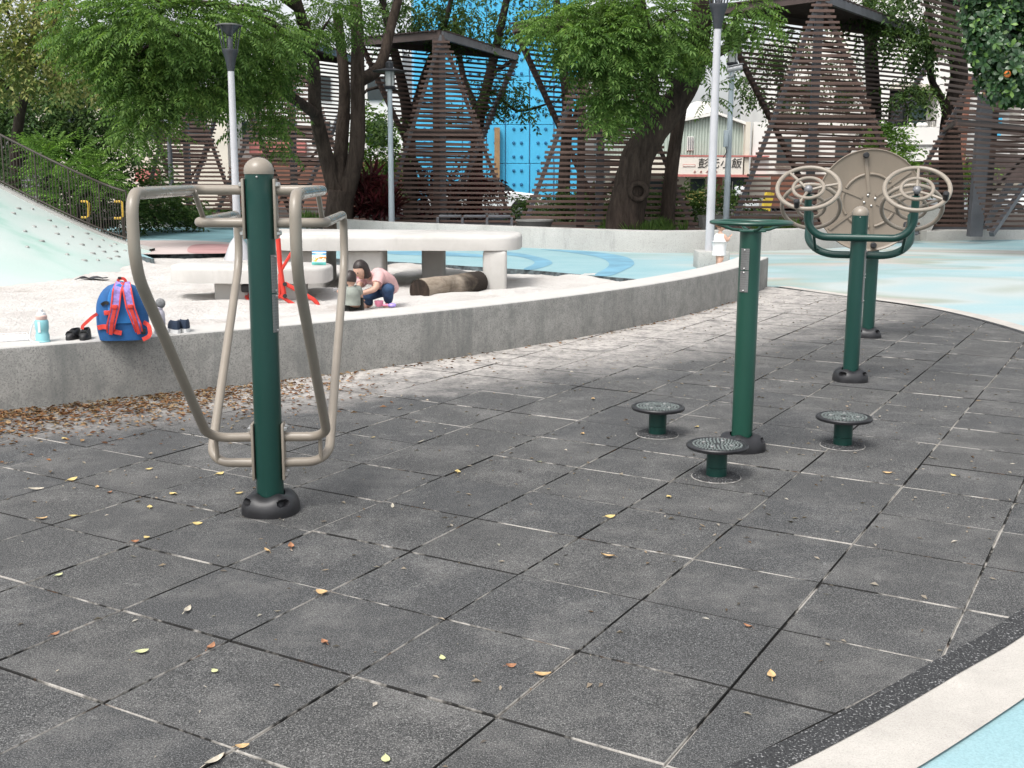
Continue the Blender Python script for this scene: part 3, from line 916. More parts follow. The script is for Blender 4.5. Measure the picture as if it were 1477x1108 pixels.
info_plate(TW, 0.056, 0.868, 0.980, radians(-128), 0.42)

def twist_platform(px, py, label):
    p = ground(px, py)
    t = thing('twist_platform', label, 'foot plate', (p.x, p.y, 0), random.uniform(0, 3), 'turning foot plates round the twister post')
    mb = MB(); pr = [(0.118, 0), (0.118, 0.006), (0.112, 0.010), (0.02, 0.012)]
    mb.lathe(pr, seg=40).build('base_plate', DARKEDGE, t)
    MB().torus((0, 0, 0.0010), 0.121, 0.0032, seg=60, ring=8, flat=0.8).build('dirt_ring', DUST, t)
    MB().lathe([(0.051, 0.008), (0.051, 0.052), (0.047, 0.053), (0.047, 0.056), (0.051, 0.057), (0.051, 0.150)], seg=32).build('pedestal', GREEN, t)
    d = MB().lathe([(0.135, 0.146), (0.149, 0.150), (0.153, 0.156), (0.153, 0.164), (0.149, 0.169), (0.138, 0.170), (0.134, 0.166)], seg=56).build('foot_plate', BLACKP, t)
    mb = MB()
    for r in (0.028, 0.046, 0.064, 0.082, 0.100, 0.118):
        n = int(2 * pi * r / 0.0185)
        for k in range(n):
            a = 2 * pi * (k + 0.5 * (int(r * 1000) % 2)) / n
            mb.lathe([(0.0062, 0.1655), (0.0055, 0.1700), (0.0025, 0.1715)], (r * cos(a), r * sin(a), 0), 6)
    o = mb.build('massage_nub', NUB, d); o['kind'] = 'stuff'
    for k in range(4):
        a = 0.6 + k * pi / 2
        MB().lathe([(0.0105, 0.166), (0.0105, 0.1715), (0.006, 0.1745)], (0.072 * cos(a), 0.072 * sin(a), 0), 10).build('bolt', STEEL, d)
    return t
DUST = simple('pale_dust', (0.26, 0.25, 0.235), 0.95, var=0.6, scale=30)
NUB = simple('worn_nub', (0.13, 0.15, 0.145), 0.55, var=0.5, scale=40)
twist_platform(948, 627, 'black studded foot plate behind and left of the ring handle post, farthest left')
twist_platform(1033, 688, 'black studded foot plate nearest the camera, overlapping the foot of the ring handle post')
twist_platform(1215, 643, 'black studded foot plate standing to the right of the ring handle post')

# --- tai chi wheels
wp = ground(1226, 549)
WH = thing('arm_wheel_station', 'dark green post with two U-shaped arms carrying four beige spoked hand wheels', 'exercise machine', (wp.x, wp.y, 0), radians(-17))
post_parts(WH, 0.056, 1.205, GREEN, TAN, radians(17))
info_plate(WH, 0.056, 0.775, 0.955, radians(-14), 0.35)
info_plate(WH, 0.056, 0.585, 0.768, radians(-14), 0.35)
MB().tube(fillet([(-0.362, -0.075, 1.345), (-0.362, -0.055, 1.045), (0.362, -0.055, 1.045), (0.362, -0.075, 1.345)], 0.19, 10), 0.027, 16).build('arm', GREEN, WH)
MB().tube(fillet([(-0.362, 0.40, 1.19), (-0.362, 0.055, 0.915), (0.362, 0.055, 0.915), (0.362, 0.40, 1.19)], 0.22, 10), 0.027, 16).build('arm', GREEN, WH)
for sx in (-1, 1):
    MB().tube([(sx * 0.315, -0.055, 1.085), (sx * 0.300, 0.055, 0.945)], 0.011, 8).build('brace', GREEN, WH)
def hand_wheel(c, nrm, spin, R=0.216):
    n = Vector(nrm).normalized(); x = Vector((1, 0, 0)); y = n.cross(x).normalized()
    M = Matrix((x, y, n)).transposed(); c = Vector(c)
    w = MB().torus(c, R, 0.0155, M, 56, 12).build('hand_wheel', TAN, WH)
    MB().torus(c, 0.106, 0.0125, M, 40, 10).build('inner_ring', TAN, w)
    for k in range(3):
        a = spin + k * 2 * pi / 3
        e = Vector((cos(a), sin(a), 0))
        MB().tube([c + M @ (e * 0.02 - Vector((0, 0, 0.02))), c + M @ (e * 0.113 - Vector((0, 0, 0.004))), c + M @ (e * R)], 0.0105, 8).build('spoke', TAN, w)
    MB().ball(c + n * -0.012, (0.030, 0.030, 0.030), 14).build('hub', GREYHUB, w)
    MB().tube([c - n * 0.01, c - n * 0.10], 0.016, 10).build('axle', BLACKP, w)
    a = spin; e = M @ Vector((cos(a), sin(a), 0)) * R
    MB().lathe([(0.010, 0), (0.019, 0.012), (0.022, 0.05), (0.020, 0.068), (0.012, 0.075)], c + e, 14, M).build('knob', BLACKP, w)
GREYHUB = simple('grey_hub', (0.20, 0.20, 0.21), 0.4, metal=0.3)
for sx, sp in ((-1, radians(-108)), (1, radians(-32))):
    hand_wheel((sx * 0.365, -0.10, 1.392), (0, -0.665, 0.75), sp)
    hand_wheel((sx * 0.365, 0.50, 1.245), (0, 0.74, 0.60), sp + (0.3 if sx < 0 else -0.9) + pi)

# --- big shoulder wheel
dp = ground(1251, 486)
DW = thing('shoulder_wheel_station', 'large beige ribbed turning disc on a green post behind the hand wheels', 'exercise machine', (dp.x, dp.y, 0), radians(-12))
MB().lathe([(0.056, 0.0), (0.056, 1.30)], seg=36).build('post', GREEN, DW)
base_cover(MB()).build('base_cover', BLACKP, DW, smooth=40)
cz = 1.262; R = 0.458
Md = Matrix.Rotation(pi / 2, 3, 'X')        # disc axis towards -Y
dc = Vector((-0.075, -0.16, cz))
disc = MB().lathe([(0.0005, 0.005), (0.10, 0.004), (R - 0.03, -0.004), (R - 0.014, 0.002), (R - 0.006, 0.010), (R, 0.004), (R, -0.016), (R - 0.02, -0.020), (0.002, -0.018)], dc, 72, Md).build('disc', DISCT, DW)
MB().tube([dc + Vector((0, 0.01, 0)), dc + Vector((0.06, 0.16, 0))], 0.03, 16).build('axle', GREYHUB, DW)
for k in range(6):
    a = radians(8) + k * pi / 3
    e = Vector((cos(a + pi / 2), 0, sin(a + pi / 2)))
    MB().beam(dc + e * 0.07 + Vector((0, -0.004, 0)), dc + e * (R - 0.03) + Vector((0, 0.002, 0)), 0.026, 0.020, up=(0, 1, 0)).build('rib', DISCT, disc)
    pts = []
    for q in np.linspace(0.10, pi / 3 - 0.10, 8):
        pts.append(dc + Vector((cos(a + q + pi / 2) * 0.235, -0.006, sin(a + q + pi / 2) * 0.235)))
    MB().tube(pts, 0.013, 8).build('rib', DISCT, disc)
for k in range(4):
    a = radians(20) + k * pi / 2
    MB().ball(dc + Vector((cos(a) * 0.05, -0.010, sin(a) * 0.05)), 0.012, 10).build('bolt', STEEL, disc)
for a in (radians(98), radians(278)):
    MB().lathe([(0.016, 0), (0.026, 0.01), (0.027, 0.055), (0.018, 0.065)], dc + Vector((cos(a) * (R - 0.055), -0.002, sin(a) * (R - 0.055))), 16, Md).build('knob', BLACKP, disc)

# ------------------------------------------------------------------ sandbox furniture
def stone_slab(root, name, pts, z0, z1, b=0.05):
    poly = smooth_poly(pts, 5, True); c = sum(poly, Vector((0, 0))) / len(poly)
    vs, fs = [], []; n = len(poly)
    rows = [(0.0, z0), (0.0, z1 - b), (0.25 * b, z1 - 0.35 * b), (b, z1)]
    for ins, z in rows:
        for p in poly:
            q = p + (c - p).normalized() * ins; vs.append((q.x, q.y, z))
    for j in range(len(rows) - 1):
        fs += [(j * n + i, j * n + (i + 1) % n, (j + 1) * n + (i + 1) % n, (j + 1) * n + i) for i in range(n)]
    fs.append(tuple(range((len(rows) - 1) * n, len(rows) * n))); fs.append(tuple(range(n))[::-1])
    return MB().add(vs, fs).build(name, TERR, root, world=True, smooth=50)

tl = ground(714, 419, SANDZ)
TB = thing('play_table', 'long white terrazzo play table on thick round-cornered legs in the sand', 'play table', (tl.x, tl.y, SANDZ))
yq = tl.y
def fpt(px, z, Y): return at(px, 400, Y).xy
zt1 = at(700, 341, yq).z; zt0 = at(700, 362, yq).z
slab_pts = [at(400, 350, yq - 0.1).xy, at(560, 350, yq - 0.05).xy, at(680, 350, yq).xy, at(738, 350, yq + 0.15).xy, at(752, 350, yq + 0.7).xy, at(742, 350, yq + 1.5).xy, at(660, 350, yq + 1.75).xy, at(500, 350, yq + 1.8).xy, at(380, 350, yq + 1.7).xy]
stone_slab(TB, 'table_top', slab_pts, zt0, zt1, 0.05)
for px, w, Yo, d in ((714, 34, 0.06, 0.5), (626, 34, 1.15, 0.5), (531, 50, 0.08, 0.7), (440, 76, 0.12, 1.2)):
    wm = w / FPX * yq * 1.02; c = at(px, 400, yq + Yo + d / 2)
    MB().rbox((c.x, c.y, (SANDZ - 0.1 + zt0) / 2), (wm, d, zt0 - SANDZ + 0.1), 0.05, seg=3).build('leg', TERR, TB, world=True)
bl = ground(330, 433, SANDZ); yb = bl.y - 0.25
BN = thing('play_bench', 'low white terrazzo bench slab with a curved front edge beside the green bar post', 'bench', (bl.x, bl.y, SANDZ))
zb1 = at(300, 387, yb).z; zb0 = at(300, 409, yb).z
bench_pts = [at(246, 400, yb + 0.35).xy, at(262, 400, yb + 0.04).xy, at(310, 400, yb).xy, at(380, 400, yb - 0.02).xy, at(450, 400, yb + 0.05).xy, at(474, 400, yb + 0.3).xy, at(474, 400, yb + 0.9).xy, at(400, 400, yb + 1.15).xy, at(330, 400, yb + 1.1).xy, at(265, 400, yb + 0.9).xy]
stone_slab(BN, 'bench_top', bench_pts, zb0, zb1, 0.035)
for px, w in ((340, 50), (418, 46)):
    c = at(px, 420, yb + 0.50)
    MB().rbox((c.x, c.y, (SANDZ - 0.1 + zb0) / 2), (w / FPX * yb, 0.5, zb0 - SANDZ + 0.1), 0.04, seg=3).build('leg', TERR, BN, world=True)

# snack packet lying against the table on the bench
sp = at(460, 384, yb + 0.55); sp.z = zb1
SN = thing('snack_packet', 'colourful snack packet standing on the end of the white bench', 'packet', sp, radians(-6))
mb = MB(); n = 9
vs, fs = [], []
for s_ in (-1, 1):
    for j in range(n):
        for i in range(n):
            u, v = i / (n - 1), j / (n - 1)
            bul = 0.030 * (sin(pi * u) * sin(pi * v)) ** 0.6
            vs.append(((u - 0.5) * 0.185, s_ * -bul + 0.03 * v, 0.004 + v * 0.165))
for s_ in range(2):
    for j in range(n - 1):
        for i in range(n - 1):
            q = s_ * n * n + j * n + i
            f = (q, q + 1, q + n + 1, q + n); fs.append(f if s_ == 1 else f[::-1])
def mat_packet():
    M = Mat('printed_foil')
    v = M.coord('Object'); sep = nd(M.nt, 'ShaderNodeSeparateXYZ'); M.link(v, sep.inputs[0])
    h = M.math('MULTIPLY', sep.outputs[2], 5.9)
    c = M.ramp(h, [(0.0, (0.10, 0.45, 0.40)), (0.16, (0.16, 0.55, 0.55)), (0.24, (0.75, 0.70, 0.62)), (0.66, (0.75, 0.72, 0.66)), (0.74, (0.16, 0.42, 0.62)), (0.82, (0.03, 0.10, 0.22)), (0.9, (0.45, 0.66, 0.78))], 'CONSTANT')
    blot = M.noise(26, 2, vec=v)
    band = M.ramp(h, [(0.25, 0.0), (0.30, 1.0), (0.62, 1.0), (0.68, 0.0)])
    c = M.mix(M.math('MULTIPLY', band, M.ramp(blot, [(0.52, 0.0), (0.56, 1.0)])), c, (0.75, 0.22, 0.02))
    c = M.mix(M.math('MULTIPLY', band, M.ramp(M.noise(40, 2, vec=v), [(0.60, 0.0), (0.62, 1.0)])), c, (0.70, 0.50, 0.03))
    M.color(c); M.set(0.3, 0, 0.5); return M.m
mb.add(vs, fs).build('wrapper', mat_packet(), SN, smooth=60)
MB().box((0, 0.031, 0.174), (0.185, 0.003, 0.012)).build('seal', BPLIGHT, SN)

# red ride-on sand digger
dgp = ground(412, 440, SANDZ); yd = dgp.y
DG = thing('sand_digger', 'red tubular play digger standing in the sand behind the green bar post', 'sand digger', (dgp.x, dgp.y, SANDZ))
def dt(name, pts, r, Yo=0.0, fr=0.03): 
    P = [at(px, py, yd + (q[0] if q else Yo)) for px, py, *q in pts]
    return MB().tube(fillet(P, fr, 5), r, 10).build(name, RED, DG, world=True)
dt('mast', [(401, 344), (404, 385), (410, 427)], 0.030)
dt('lever', [(428, 352), (405, 391)], 0.020)
dt('lever', [(400, 350), (402, 335)], 0.020)
dt('boom', [(411, 409), (452, 432), (460, 440), (457, 455)], 0.026, fr=0.08)
dt('frame_bar', [(404, 427), (442, 450)], 0.022)
dt('frame_bar', [(403, 395, 0.12), (404, 430, 0.12)], 0.018)
dt('frame_bar', [(404, 428), (370, 432, 0.35), (355, 424, 0.6), (353, 402, 0.62)], 0.024, fr=0.12)
dt('frame_bar', [(353, 424, 0.6), (362, 441, 0.2)], 0.022)
for px, py in ((411, 410), (411, 427)):
    MB().tube([at(px, py, yd - 0.04), at(px, py, yd + 0.05)], 0.026, 12).build('pivot', BPBLACK, DG, world=True)
c = at(357, 415, yd + 0.5)
MB().rbox(c, (0.12, 0.22, 0.10), 0.02).build('seat', BPBLACK, DG, world=True)
c = at(457, 461, yd)
MB().box((c.x, c.y, c.z + 0.0), (0.10, 0.09, 0.10), Matrix.Rotation(0.5, 3, 'Y'), taper=0.6).build('bucket', CREAM, DG, world=True)

# charred log
l0, l1 = ground(607, 431, SANDZ), ground(690, 418, SANDZ)
LG = thing('log', 'short charred log lying in the sand by the right leg of the white table', 'log', (l0.x, l0.y, SANDZ))
def mat_log():
    M = Mat('weathered_log'); v = M.coord('Object')
    n = M.noise(7, 6, 0.7, vec=v, stretch=(0.3, 0.3, 1.2)); b = M.noise(2.4, 4, vec=v, dist=0.5)
    c = M.ramp(n, [(0.3, (0.16, 0.12, 0.085)), (0.7, (0.42, 0.36, 0.29))])
    sep = nd(M.nt, 'ShaderNodeSeparateXYZ'); M.link(v, sep.inputs[0])
    ch = M.math('ADD', M.math('MULTIPLY', sep.outputs[0], 1.1), M.math('MULTIPLY_ADD', b, 1.2, -0.75))
    c = M.mix(M.ramp(ch, [(0.20, 0.0), (0.55, 0.95)]), c, (0.022, 0.018, 0.016))
    M.color(c); M.set(0.95, 0, 0.2); M.bump(n, 0.9, 0.03); return M.m
r0 = 0.155
pth = [l0 + (l1 - l0) * t + Vector((0, 0, 0.10 + 0.008 * sin(t * 9))) for t in np.linspace(-0.02, 1.0, 14)]
MB().tube(pth, [r0 * (1 + 0.012 * sin(i * 1.9)) for i in range(14)], 22, cap=False, noise=0.02).build('bark', mat_log(), LG, world=True, smooth=60)
d = (l1 - l0).normalized(); Ml = Matrix((d.orthogonal().normalized(), d.cross(d.orthogonal()).normalized(), d)).transposed()
for p, s_ in ((pth[0], -1), (pth[-1], 1)):
    MB().lathe([(r0 * 1.02, 0.0), (r0 * 0.9, 0.006 * s_), (0.02, 0.012 * s_)], p, 22, Ml).build('cut_end', LOGB, LG, world=True)

# ------------------------------------------------------------------ things left on the seat wall
def on_wall(px, py): return ground(px, py, WALLTOP)

p = on_wall(62, 493)
BT = thing('water_bottle', 'turquoise water bottle with a peach cap standing on the seat wall, far left', 'water bottle', p)
MB().lathe([(0.036, 0), (0.043, 0.006), (0.043, 0.045), (0.039, 0.055), (0.039, 0.075), (0.043, 0.085), (0.043, 0.130), (0.036, 0.143)], seg=24).build('body', BOTTLE, BT)
MB().lathe([(0.034, 0.143), (0.036, 0.147), (0.036, 0.168), (0.030, 0.174)], seg=24).build('cap', BOTCAP, BT)
MB().lathe([(0.030, 0.174), (0.026, 0.188), (0.013, 0.192), (0.013, 0.208), (0.009, 0.212)], seg=18).build('spout', BOTW, BT)
MB().tube(fillet([(-0.036, 0, 0.150), (-0.07, 0.0, 0.09), (-0.085, -0.01, 0.02), (-0.05, -0.04, 0.004), (0.0, -0.058, 0.004)], 0.05), 0.004, 6).build('carry_strap', BOTW, BT)
MB().lathe([(0.045, 0), (0.047, 0.004), (0.044, 0.010)], seg=20).build('base_ring', BOTTLE, BT)
MB().box((0.0, -0.0425, 0.10), (0.016, 0.002, 0.07)).build('print_stripe', BOTW, BT)

p = on_wall(16, 491)
TR = thing('mesh_basket', 'low white mesh basket lying on the seat wall at the left picture edge', 'basket', p, radians(28))
MB().rbox((0, 0, 0.004), (0.20, 0.12, 0.006), 0.002).build('bottom', WHITEC, TR)
for k in range(3): MB().torus((0, 0, 0.012 + 0.012 * k), 0.01, 0.001).v if False else None
for k, zz in enumerate((0.014, 0.026, 0.038)):
    MB().tube([(-0.10, -0.06, zz), (0.10, -0.06, zz), (0.10, 0.06, zz), (-0.10, 0.06, zz), (-0.10, -0.06, zz)], 0.0022, 6).build('wire_ring', WHITEC, TR)
for i in range(9):
    x = -0.1 + 0.2 * i / 8
    for y in (-0.06, 0.06): MB().tube([(x, y, 0.004), (x, y, 0.040)], 0.0016, 5).build('upright', WHITEC, TR)

# backpack
p = on_wall(179, 489)
BP = thing('backpack', 'blue child backpack with red and lilac straps standing on the seat wall', 'backpack', (p.x, p.y, WALLTOP), radians(12))
def bag(w, d, h, z0=0.0, y0=0.0, sq=2.6, nu=28, nv=16):
    vs, fs = [], []
    for j in range(nv + 1):
        t = j / nv
        prof = (1 - max(0, (t - 0.45) / 0.55) ** 2.4) ** 0.5 if t < 1 else 0.04
        prof = max(prof, 0.05) * (0.93 + 0.07 * min(1, t * 6))
        for k in range(nu):
            a = 2 * pi * k / nu
            ca, sa = cos(a), sin(a)
            ex = abs(ca) ** (2 / sq) * (1 if ca > 0 else -1); ey = abs(sa) ** (2 / sq) * (1 if sa > 0 else -1)
            wr = 1 + 0.012 * sin(7 * a + 9 * t)
            vs.append((w / 2 * ex * prof * wr, y0 + d / 2 * ey * (0.55 + 0.45 * prof), z0 + h * t))
    for j in range(nv):
        for k in range(nu):
            k2 = (k + 1) % nu
            fs.append((j * nu + k, j * nu + k2, (j + 1) * nu + k2, (j + 1) * nu + k))
    fs.append(tuple(range(nu))[::-1]); fs.append(tuple(nv * nu + k for k in range(nu)))
    return MB().add(vs, fs)
bag(0.325, 0.17, 0.375).build('main_body', BPBLUE, BP, smooth=60)
bag(0.20, 0.12, 0.30, 0.06, 0.07).build('front_pocket', BPLIGHT, BP, smooth=60)
bag(0.155, 0.03, 0.255, 0.115, -0.078).build('back_panel', BPLIGHT, BP, smooth=60)
def strap(name, pts, w, th, mat, par=None):
    P = fillet([Vector(q) for q in pts], 0.05, 5); mb = MB()
    vs, fs = [], []
    for i, q in enumerate(P):
        t = (P[min(i + 1, len(P) - 1)] - P[max(i - 1, 0)]).normalized()
        sd = t.cross(Vector((0, -1, 0))).normalized() if abs(t.y) < 0.95 else Vector((1, 0, 0)); nrm = sd.cross(t)
        for a, b in ((-1, -1), (1, -1), (1, 1), (-1, 1)): vs.append(q + sd * (a * w / 2) + nrm * (b * th / 2))
    for i in range(len(P) - 1):
        for k in range(4): fs.append((i * 4 + k, i * 4 + (k + 1) % 4, i * 4 + 4 + (k + 1) % 4, i * 4 + 4 + k))
    fs += [(3, 2, 1, 0), tuple((len(P) - 1) * 4 + k for k in range(4))]
    return mb.add(vs, fs).build(name, mat, par or BP, smooth=45)
for sx in (-1, 1):
    s_ = strap('shoulder_strap', [(sx * 0.018 + 0.02, -0.05, 0.372), (sx * 0.030 + 0.02, -0.105, 0.335), (sx * 0.047 + 0.02, -0.120, 0.22), (sx * 0.080 + 0.02, -0.112, 0.11), (sx * 0.088 + 0.02, -0.090, 0.055)], 0.050, 0.014, BPLILAC)
    for e in (-1, 1):
        strap('piping', [(sx * 0.018 + 0.02 + e * 0.025, -0.055, 0.374), (sx * 0.030 + 0.02 + e * 0.025, -0.112, 0.337), (sx * 0.047 + 0.02 + e * 0.025, -0.128, 0.22), (sx * 0.080 + 0.02 + e * 0.024, -0.119, 0.11), (sx * 0.088 + 0.02 + e * 0.02, -0.096, 0.056)], 0.009, 0.008, BPRED, s_)
    strap('webbing', [(sx * 0.046 + 0.02, -0.132, 0.225), (sx * 0.072 + 0.02, -0.126, 0.13), (sx * 0.088 + 0.02, -0.104, 0.045)], 0.022, 0.005, BPRED, s_)
    MB().rbox((sx * 0.047 + 0.02, -0.134, 0.228), (0.034, 0.012, 0.026), 0.004).build('buckle', BPRED, s_)
strap('top_loop', [(-0.01, -0.03, 0.365), (-0.012, -0.035, 0.398), (0.03, -0.035, 0.402), (0.038, -0.03, 0.368)], 0.018, 0.006, BPRED)
MB().rbox((0.0, -0.036, 0.404), (0.022, 0.012, 0.014), 0.003).build('zip_puller', BPBLACK, BP)
strap('side_strap', [(-0.150, -0.05, 0.175), (-0.175, -0.09, 0.160), (-0.235, -0.11, 0.105), (-0.238, -0.112, 0.085)], 0.020, 0.004, BPRED)
strap('side_strap', [(0.135, -0.06, 0.115), (0.172, -0.09, 0.10), (0.178, -0.10, 0.03), (0.13, -0.12, 0.010)], 0.026, 0.005, BPRED)
MB().rbox((0.135, -0.095, 0.06), (0.028, 0.014, 0.036), 0.004).build('buckle', BPBLACK, BP)
MB().rbox((-0.085, -0.092, 0.185), (0.034, 0.012, 0.030), 0.004).build('buckle', BPRED, BP)
strap('base_flash', [(-0.150, -0.062, 0.085), (-0.10, -0.094, 0.100), (-0.04, -0.100, 0.062), (0.0, -0.098, 0.052)], 0.030, 0.006, BPRED)
strap('pocket_tab', [(-0.115, -0.077, 0.235), (-0.09, -0.090, 0.252), (-0.07, -0.095, 0.246)], 0.022, 0.005, BPBLACK)

# lilac bottle with a grey cap behind the bar
p = on_wall(231, 481)
LB = thing('steel_flask', 'pale lilac flask with a grey knit cap beside the backpack', 'flask', p)
MB().lathe([(0.036, 0), (0.038, 0.004), (0.038, 0.13), (0.034, 0.150), (0.026, 0.160)], seg=22).build('body', LILAC, LB)
MB().lathe([(0.026, 0.160), (0.026, 0.178), (0.022, 0.182)], seg=18).build('neck', LILAC, LB)
MB().ball((0.012, 0, 0.205), (0.035, 0.03, 0.036), 14).build('cap_cover', GREYK, LB)

def shoe(px, py, rot, label, kind, scale=1.0, cat='shoe'):
    p = on_wall(px, py)
    t = thing('sandal' if kind == 'black' else 'canvas_shoe', label, cat, p, rot)
    L, W = 0.17 * scale, 0.066 * scale
    def outline(k, z, tilt=0.0):
        out = []
        for i in range(20):
            a = 2 * pi * i / 20
            x = cos(a) * L / 2; y = sin(a) * W / 2 * (1 + 0.18 * cos(a))
            out.append(Vector((x * k, y * k, z)))
        return out
    def loft(rows, name, mat):
        mb = MB(); n = 20; vs = [v for r in rows for v in r]
        fs = [(j * n + i, j * n + (i + 1) % n, (j + 1) * n + (i + 1) % n, (j + 1) * n + i) for j in range(len(rows) - 1) for i in range(n)]
        fs += [tuple(range(n))[::-1]]
        return mb.add(vs, fs).build(name, mat, t, smooth=50)
    h = 0.022 * scale
    mb = MB().prism([(v.x, v.y) for v in outline(1.0, 0)], 0, h)
    mb.build('sole', SOLEW if kind == 'navy' else SHOEB, t, smooth=40)
    rows = [outline(0.97, h)]
    for zz, k in ((0.045, 0.95), (0.062, 0.84), (0.072, 0.66)):
        r = outline(k, zz * scale)
        for v in r:                                    # toe (x>0) lower than heel
            if v.x > 0: v.z = h + (v.z - h) * (1 - 0.72 * (v.x / (L / 2)) ** 1.2)
            v.x -= (0.97 - k) * L * 0.22
        rows.append(r)
    up = loft(rows, 'upper', SHOEN if kind == 'navy' else SHOEB)
    inner = [Vector((v.x * 0.90 - 0.004, v.y * 0.86, v.z - 0.001)) for v in rows[-1]]
    low = [Vector((v.x * 0.8, v.y * 0.75, h + 0.006)) for v in inner]
    mb = MB(); n = 20; vs = rows[-1] + inner + low
    fs = [(i, (i + 1) % n, n + (i + 1) % n, n + i) for i in range(n)] + [(n + i, n + (i + 1) % n, 2 * n + (i + 1) % n, 2 * n + i) for i in range(n)] + [tuple(range(2 * n, 3 * n))]
    mb.add(vs, fs).build('lining', BPBLACK, t, smooth=50)
    if kind == 'black':
        for x in (0.01, 0.04):
            strap('strap', [(x, -W * 0.47, 0.03), (x, -W * 0.30, 0.056), (x, W * 0.30, 0.056), (x, W * 0.47, 0.03)], 0.018, 0.006, SHOEB, t)
    return t
shoe(107, 489, radians(-100), 'left one of the black sandals beside the backpack', 'black', 0.95)
shoe(124, 489, radians(-84), 'right one of the black sandals beside the backpack', 'black', 0.98)
shoe(252, 479, radians(118), 'navy canvas shoe with white sole next to the bar, nearer the lilac flask', 'navy', 1.22)
shoe(266, 477.5, radians(112), 'navy canvas shoe with white sole, farthest right of the footwear on the wall', 'navy', 1.22)

# dark cloth dropped on the sand
p = ground(132, 406, SANDZ)
mb = MB(); n = 14; vs, fs = [], []
for j in range(8):
    for i in range(n):
        u, v = i / (n - 1), j / 7
        x = (u - 0.5) * 0.42 * (1 - 0.35 * v * (1 - u)); y = (v - 0.5) * 0.22
        vs.append((x, y, 0.012 + 0.055 * abs(sin(u * 5.2 + v * 2)) * sin(pi * (0.15 + 0.8 * u)) * (0.6 + 0.4 * sin(v * 6)) + 0.02 * u))
for j in range(7):
    for i in range(n - 1): fs.append((j * n + i, j * n + i + 1, (j + 1) * n + i + 1, (j + 1) * n + i))
o = mb.add(vs, fs).build('cloth', CLOTHD, smooth=60); o.location = (p.x, p.y, SANDZ + 0.02)
sm = o.modifiers.new('thickness', 'SOLIDIFY'); sm.thickness = 0.006
tag(o, 'crumpled charcoal cloth lying on the sand behind the backpack', 'cloth')

# ------------------------------------------------------------------ people
def skin_mesh(name, nodes, edges, mat, parent, root, sub=2):
    bm = bmesh.new(); lay = bm.verts.layers.skin.verify(); vv = {}
    for k, (pos, r) in nodes.items():
        v = bm.verts.new(pos); v[lay].radius = (r, r) if not hasattr(r, '__len__') else r; v[lay].use_root = (k == root); vv[k] = v
    for a, b in edges: bm.edges.new((vv[a], vv[b]))
    me = bpy.data.meshes.new(name); bm.to_mesh(me); bm.free(); me.materials.append(mat)
    o = link(name, me, parent)
    m = o.modifiers.new('skin', 'SKIN'); m.use_smooth_shade = True; m.branch_smoothing = 0.6
    s_ = o.modifiers.new('subdivide', 'SUBSURF'); s_.levels = sub; s_.render_levels = sub
    return o

def head(parent, c, r, face_dir, hair_mat, bob=True, tilt=0.0):
    c = Vector(c); f = Vector(face_dir).normalized(); up = Vector((0, 0, 1)); up = (up - f * up.dot(f)).normalized(); s_ = f.cross(up)
    M = Matrix((s_, f, up)).transposed()
    mb = MB(); vs, fs = [], []; seg, n = 20, 14
    for i in range(n + 1):
        p = pi * i / n
        for k in range(seg):
            a = 2 * pi * k / seg
            x, y, z = sin(p) * cos(a) * 0.80, sin(p) * sin(a) * 0.95, cos(p) * 1.15
            if z < 0: x *= 1 + 0.28 * z; y = y * (1 + 0.12 * z) + (-z) * 0.10
            if y > 0.75 and abs(x) < 0.2 and -0.35 < z < 0.1: y += 0.13
            vs.append(M @ (Vector((x, y, z)) * r) + c)
    for i in range(n):
        for k in range(seg):
            k2 = (k + 1) % seg; fs.append((i * seg + k, (i + 1) * seg + k, (i + 1) * seg + k2, i * seg + k2))
    mb.add(vs, fs)
    h = mb.build('head', SKIN, parent, smooth=70)
    for sx in (-1, 1):
        MB().ball(c + M @ (Vector((sx * 0.30, 0.86, 0.06)) * r), r * 0.085, 8).build('eye', BPBLACK, h)
        MB().ball(c + M @ (Vector((sx * 0.78, -0.02, -0.05)) * r), (r * 0.10, r * 0.20, r * 0.24), 8, M).build('ear', SKIN, h)
    MB().ball(c + M @ (Vector((0, 0.89, -0.52)) * r), (r * 0.22, r * 0.06, r * 0.06), 10, M).build('mouth', TOYP, h)
    vs, fs = [], []
    for i in range(n + 1):
        p = pi * i / n * (0.80 if bob else 0.62)
        for k in range(seg):
            a = 2 * pi * k / seg
            x, y, z = sin(p) * cos(a) * 0.93, sin(p) * sin(a) * 1.04 - 0.10, cos(p) * 1.27
            if bob and z < 0.1: x = cos(a) * 0.95; y = sin(a) * 0.98 - 0.12
            front = y > 0.28 and z < 0.55
            if front:
                y = 0.28 - (0.05 if z < 0.2 else 0.0); x = x * 0.98
            vs.append(M @ (Vector((x, y, z)) * r) + c)
    for i in range(n):
        for k in range(seg):
            k2 = (k + 1) % seg; fs.append((i * seg + k, (i + 1) * seg + k, (i + 1) * seg + k2, i * seg + k2))
    hr = MB().add(vs, fs).build('hair', hair_mat, parent, smooth=70)
    return h

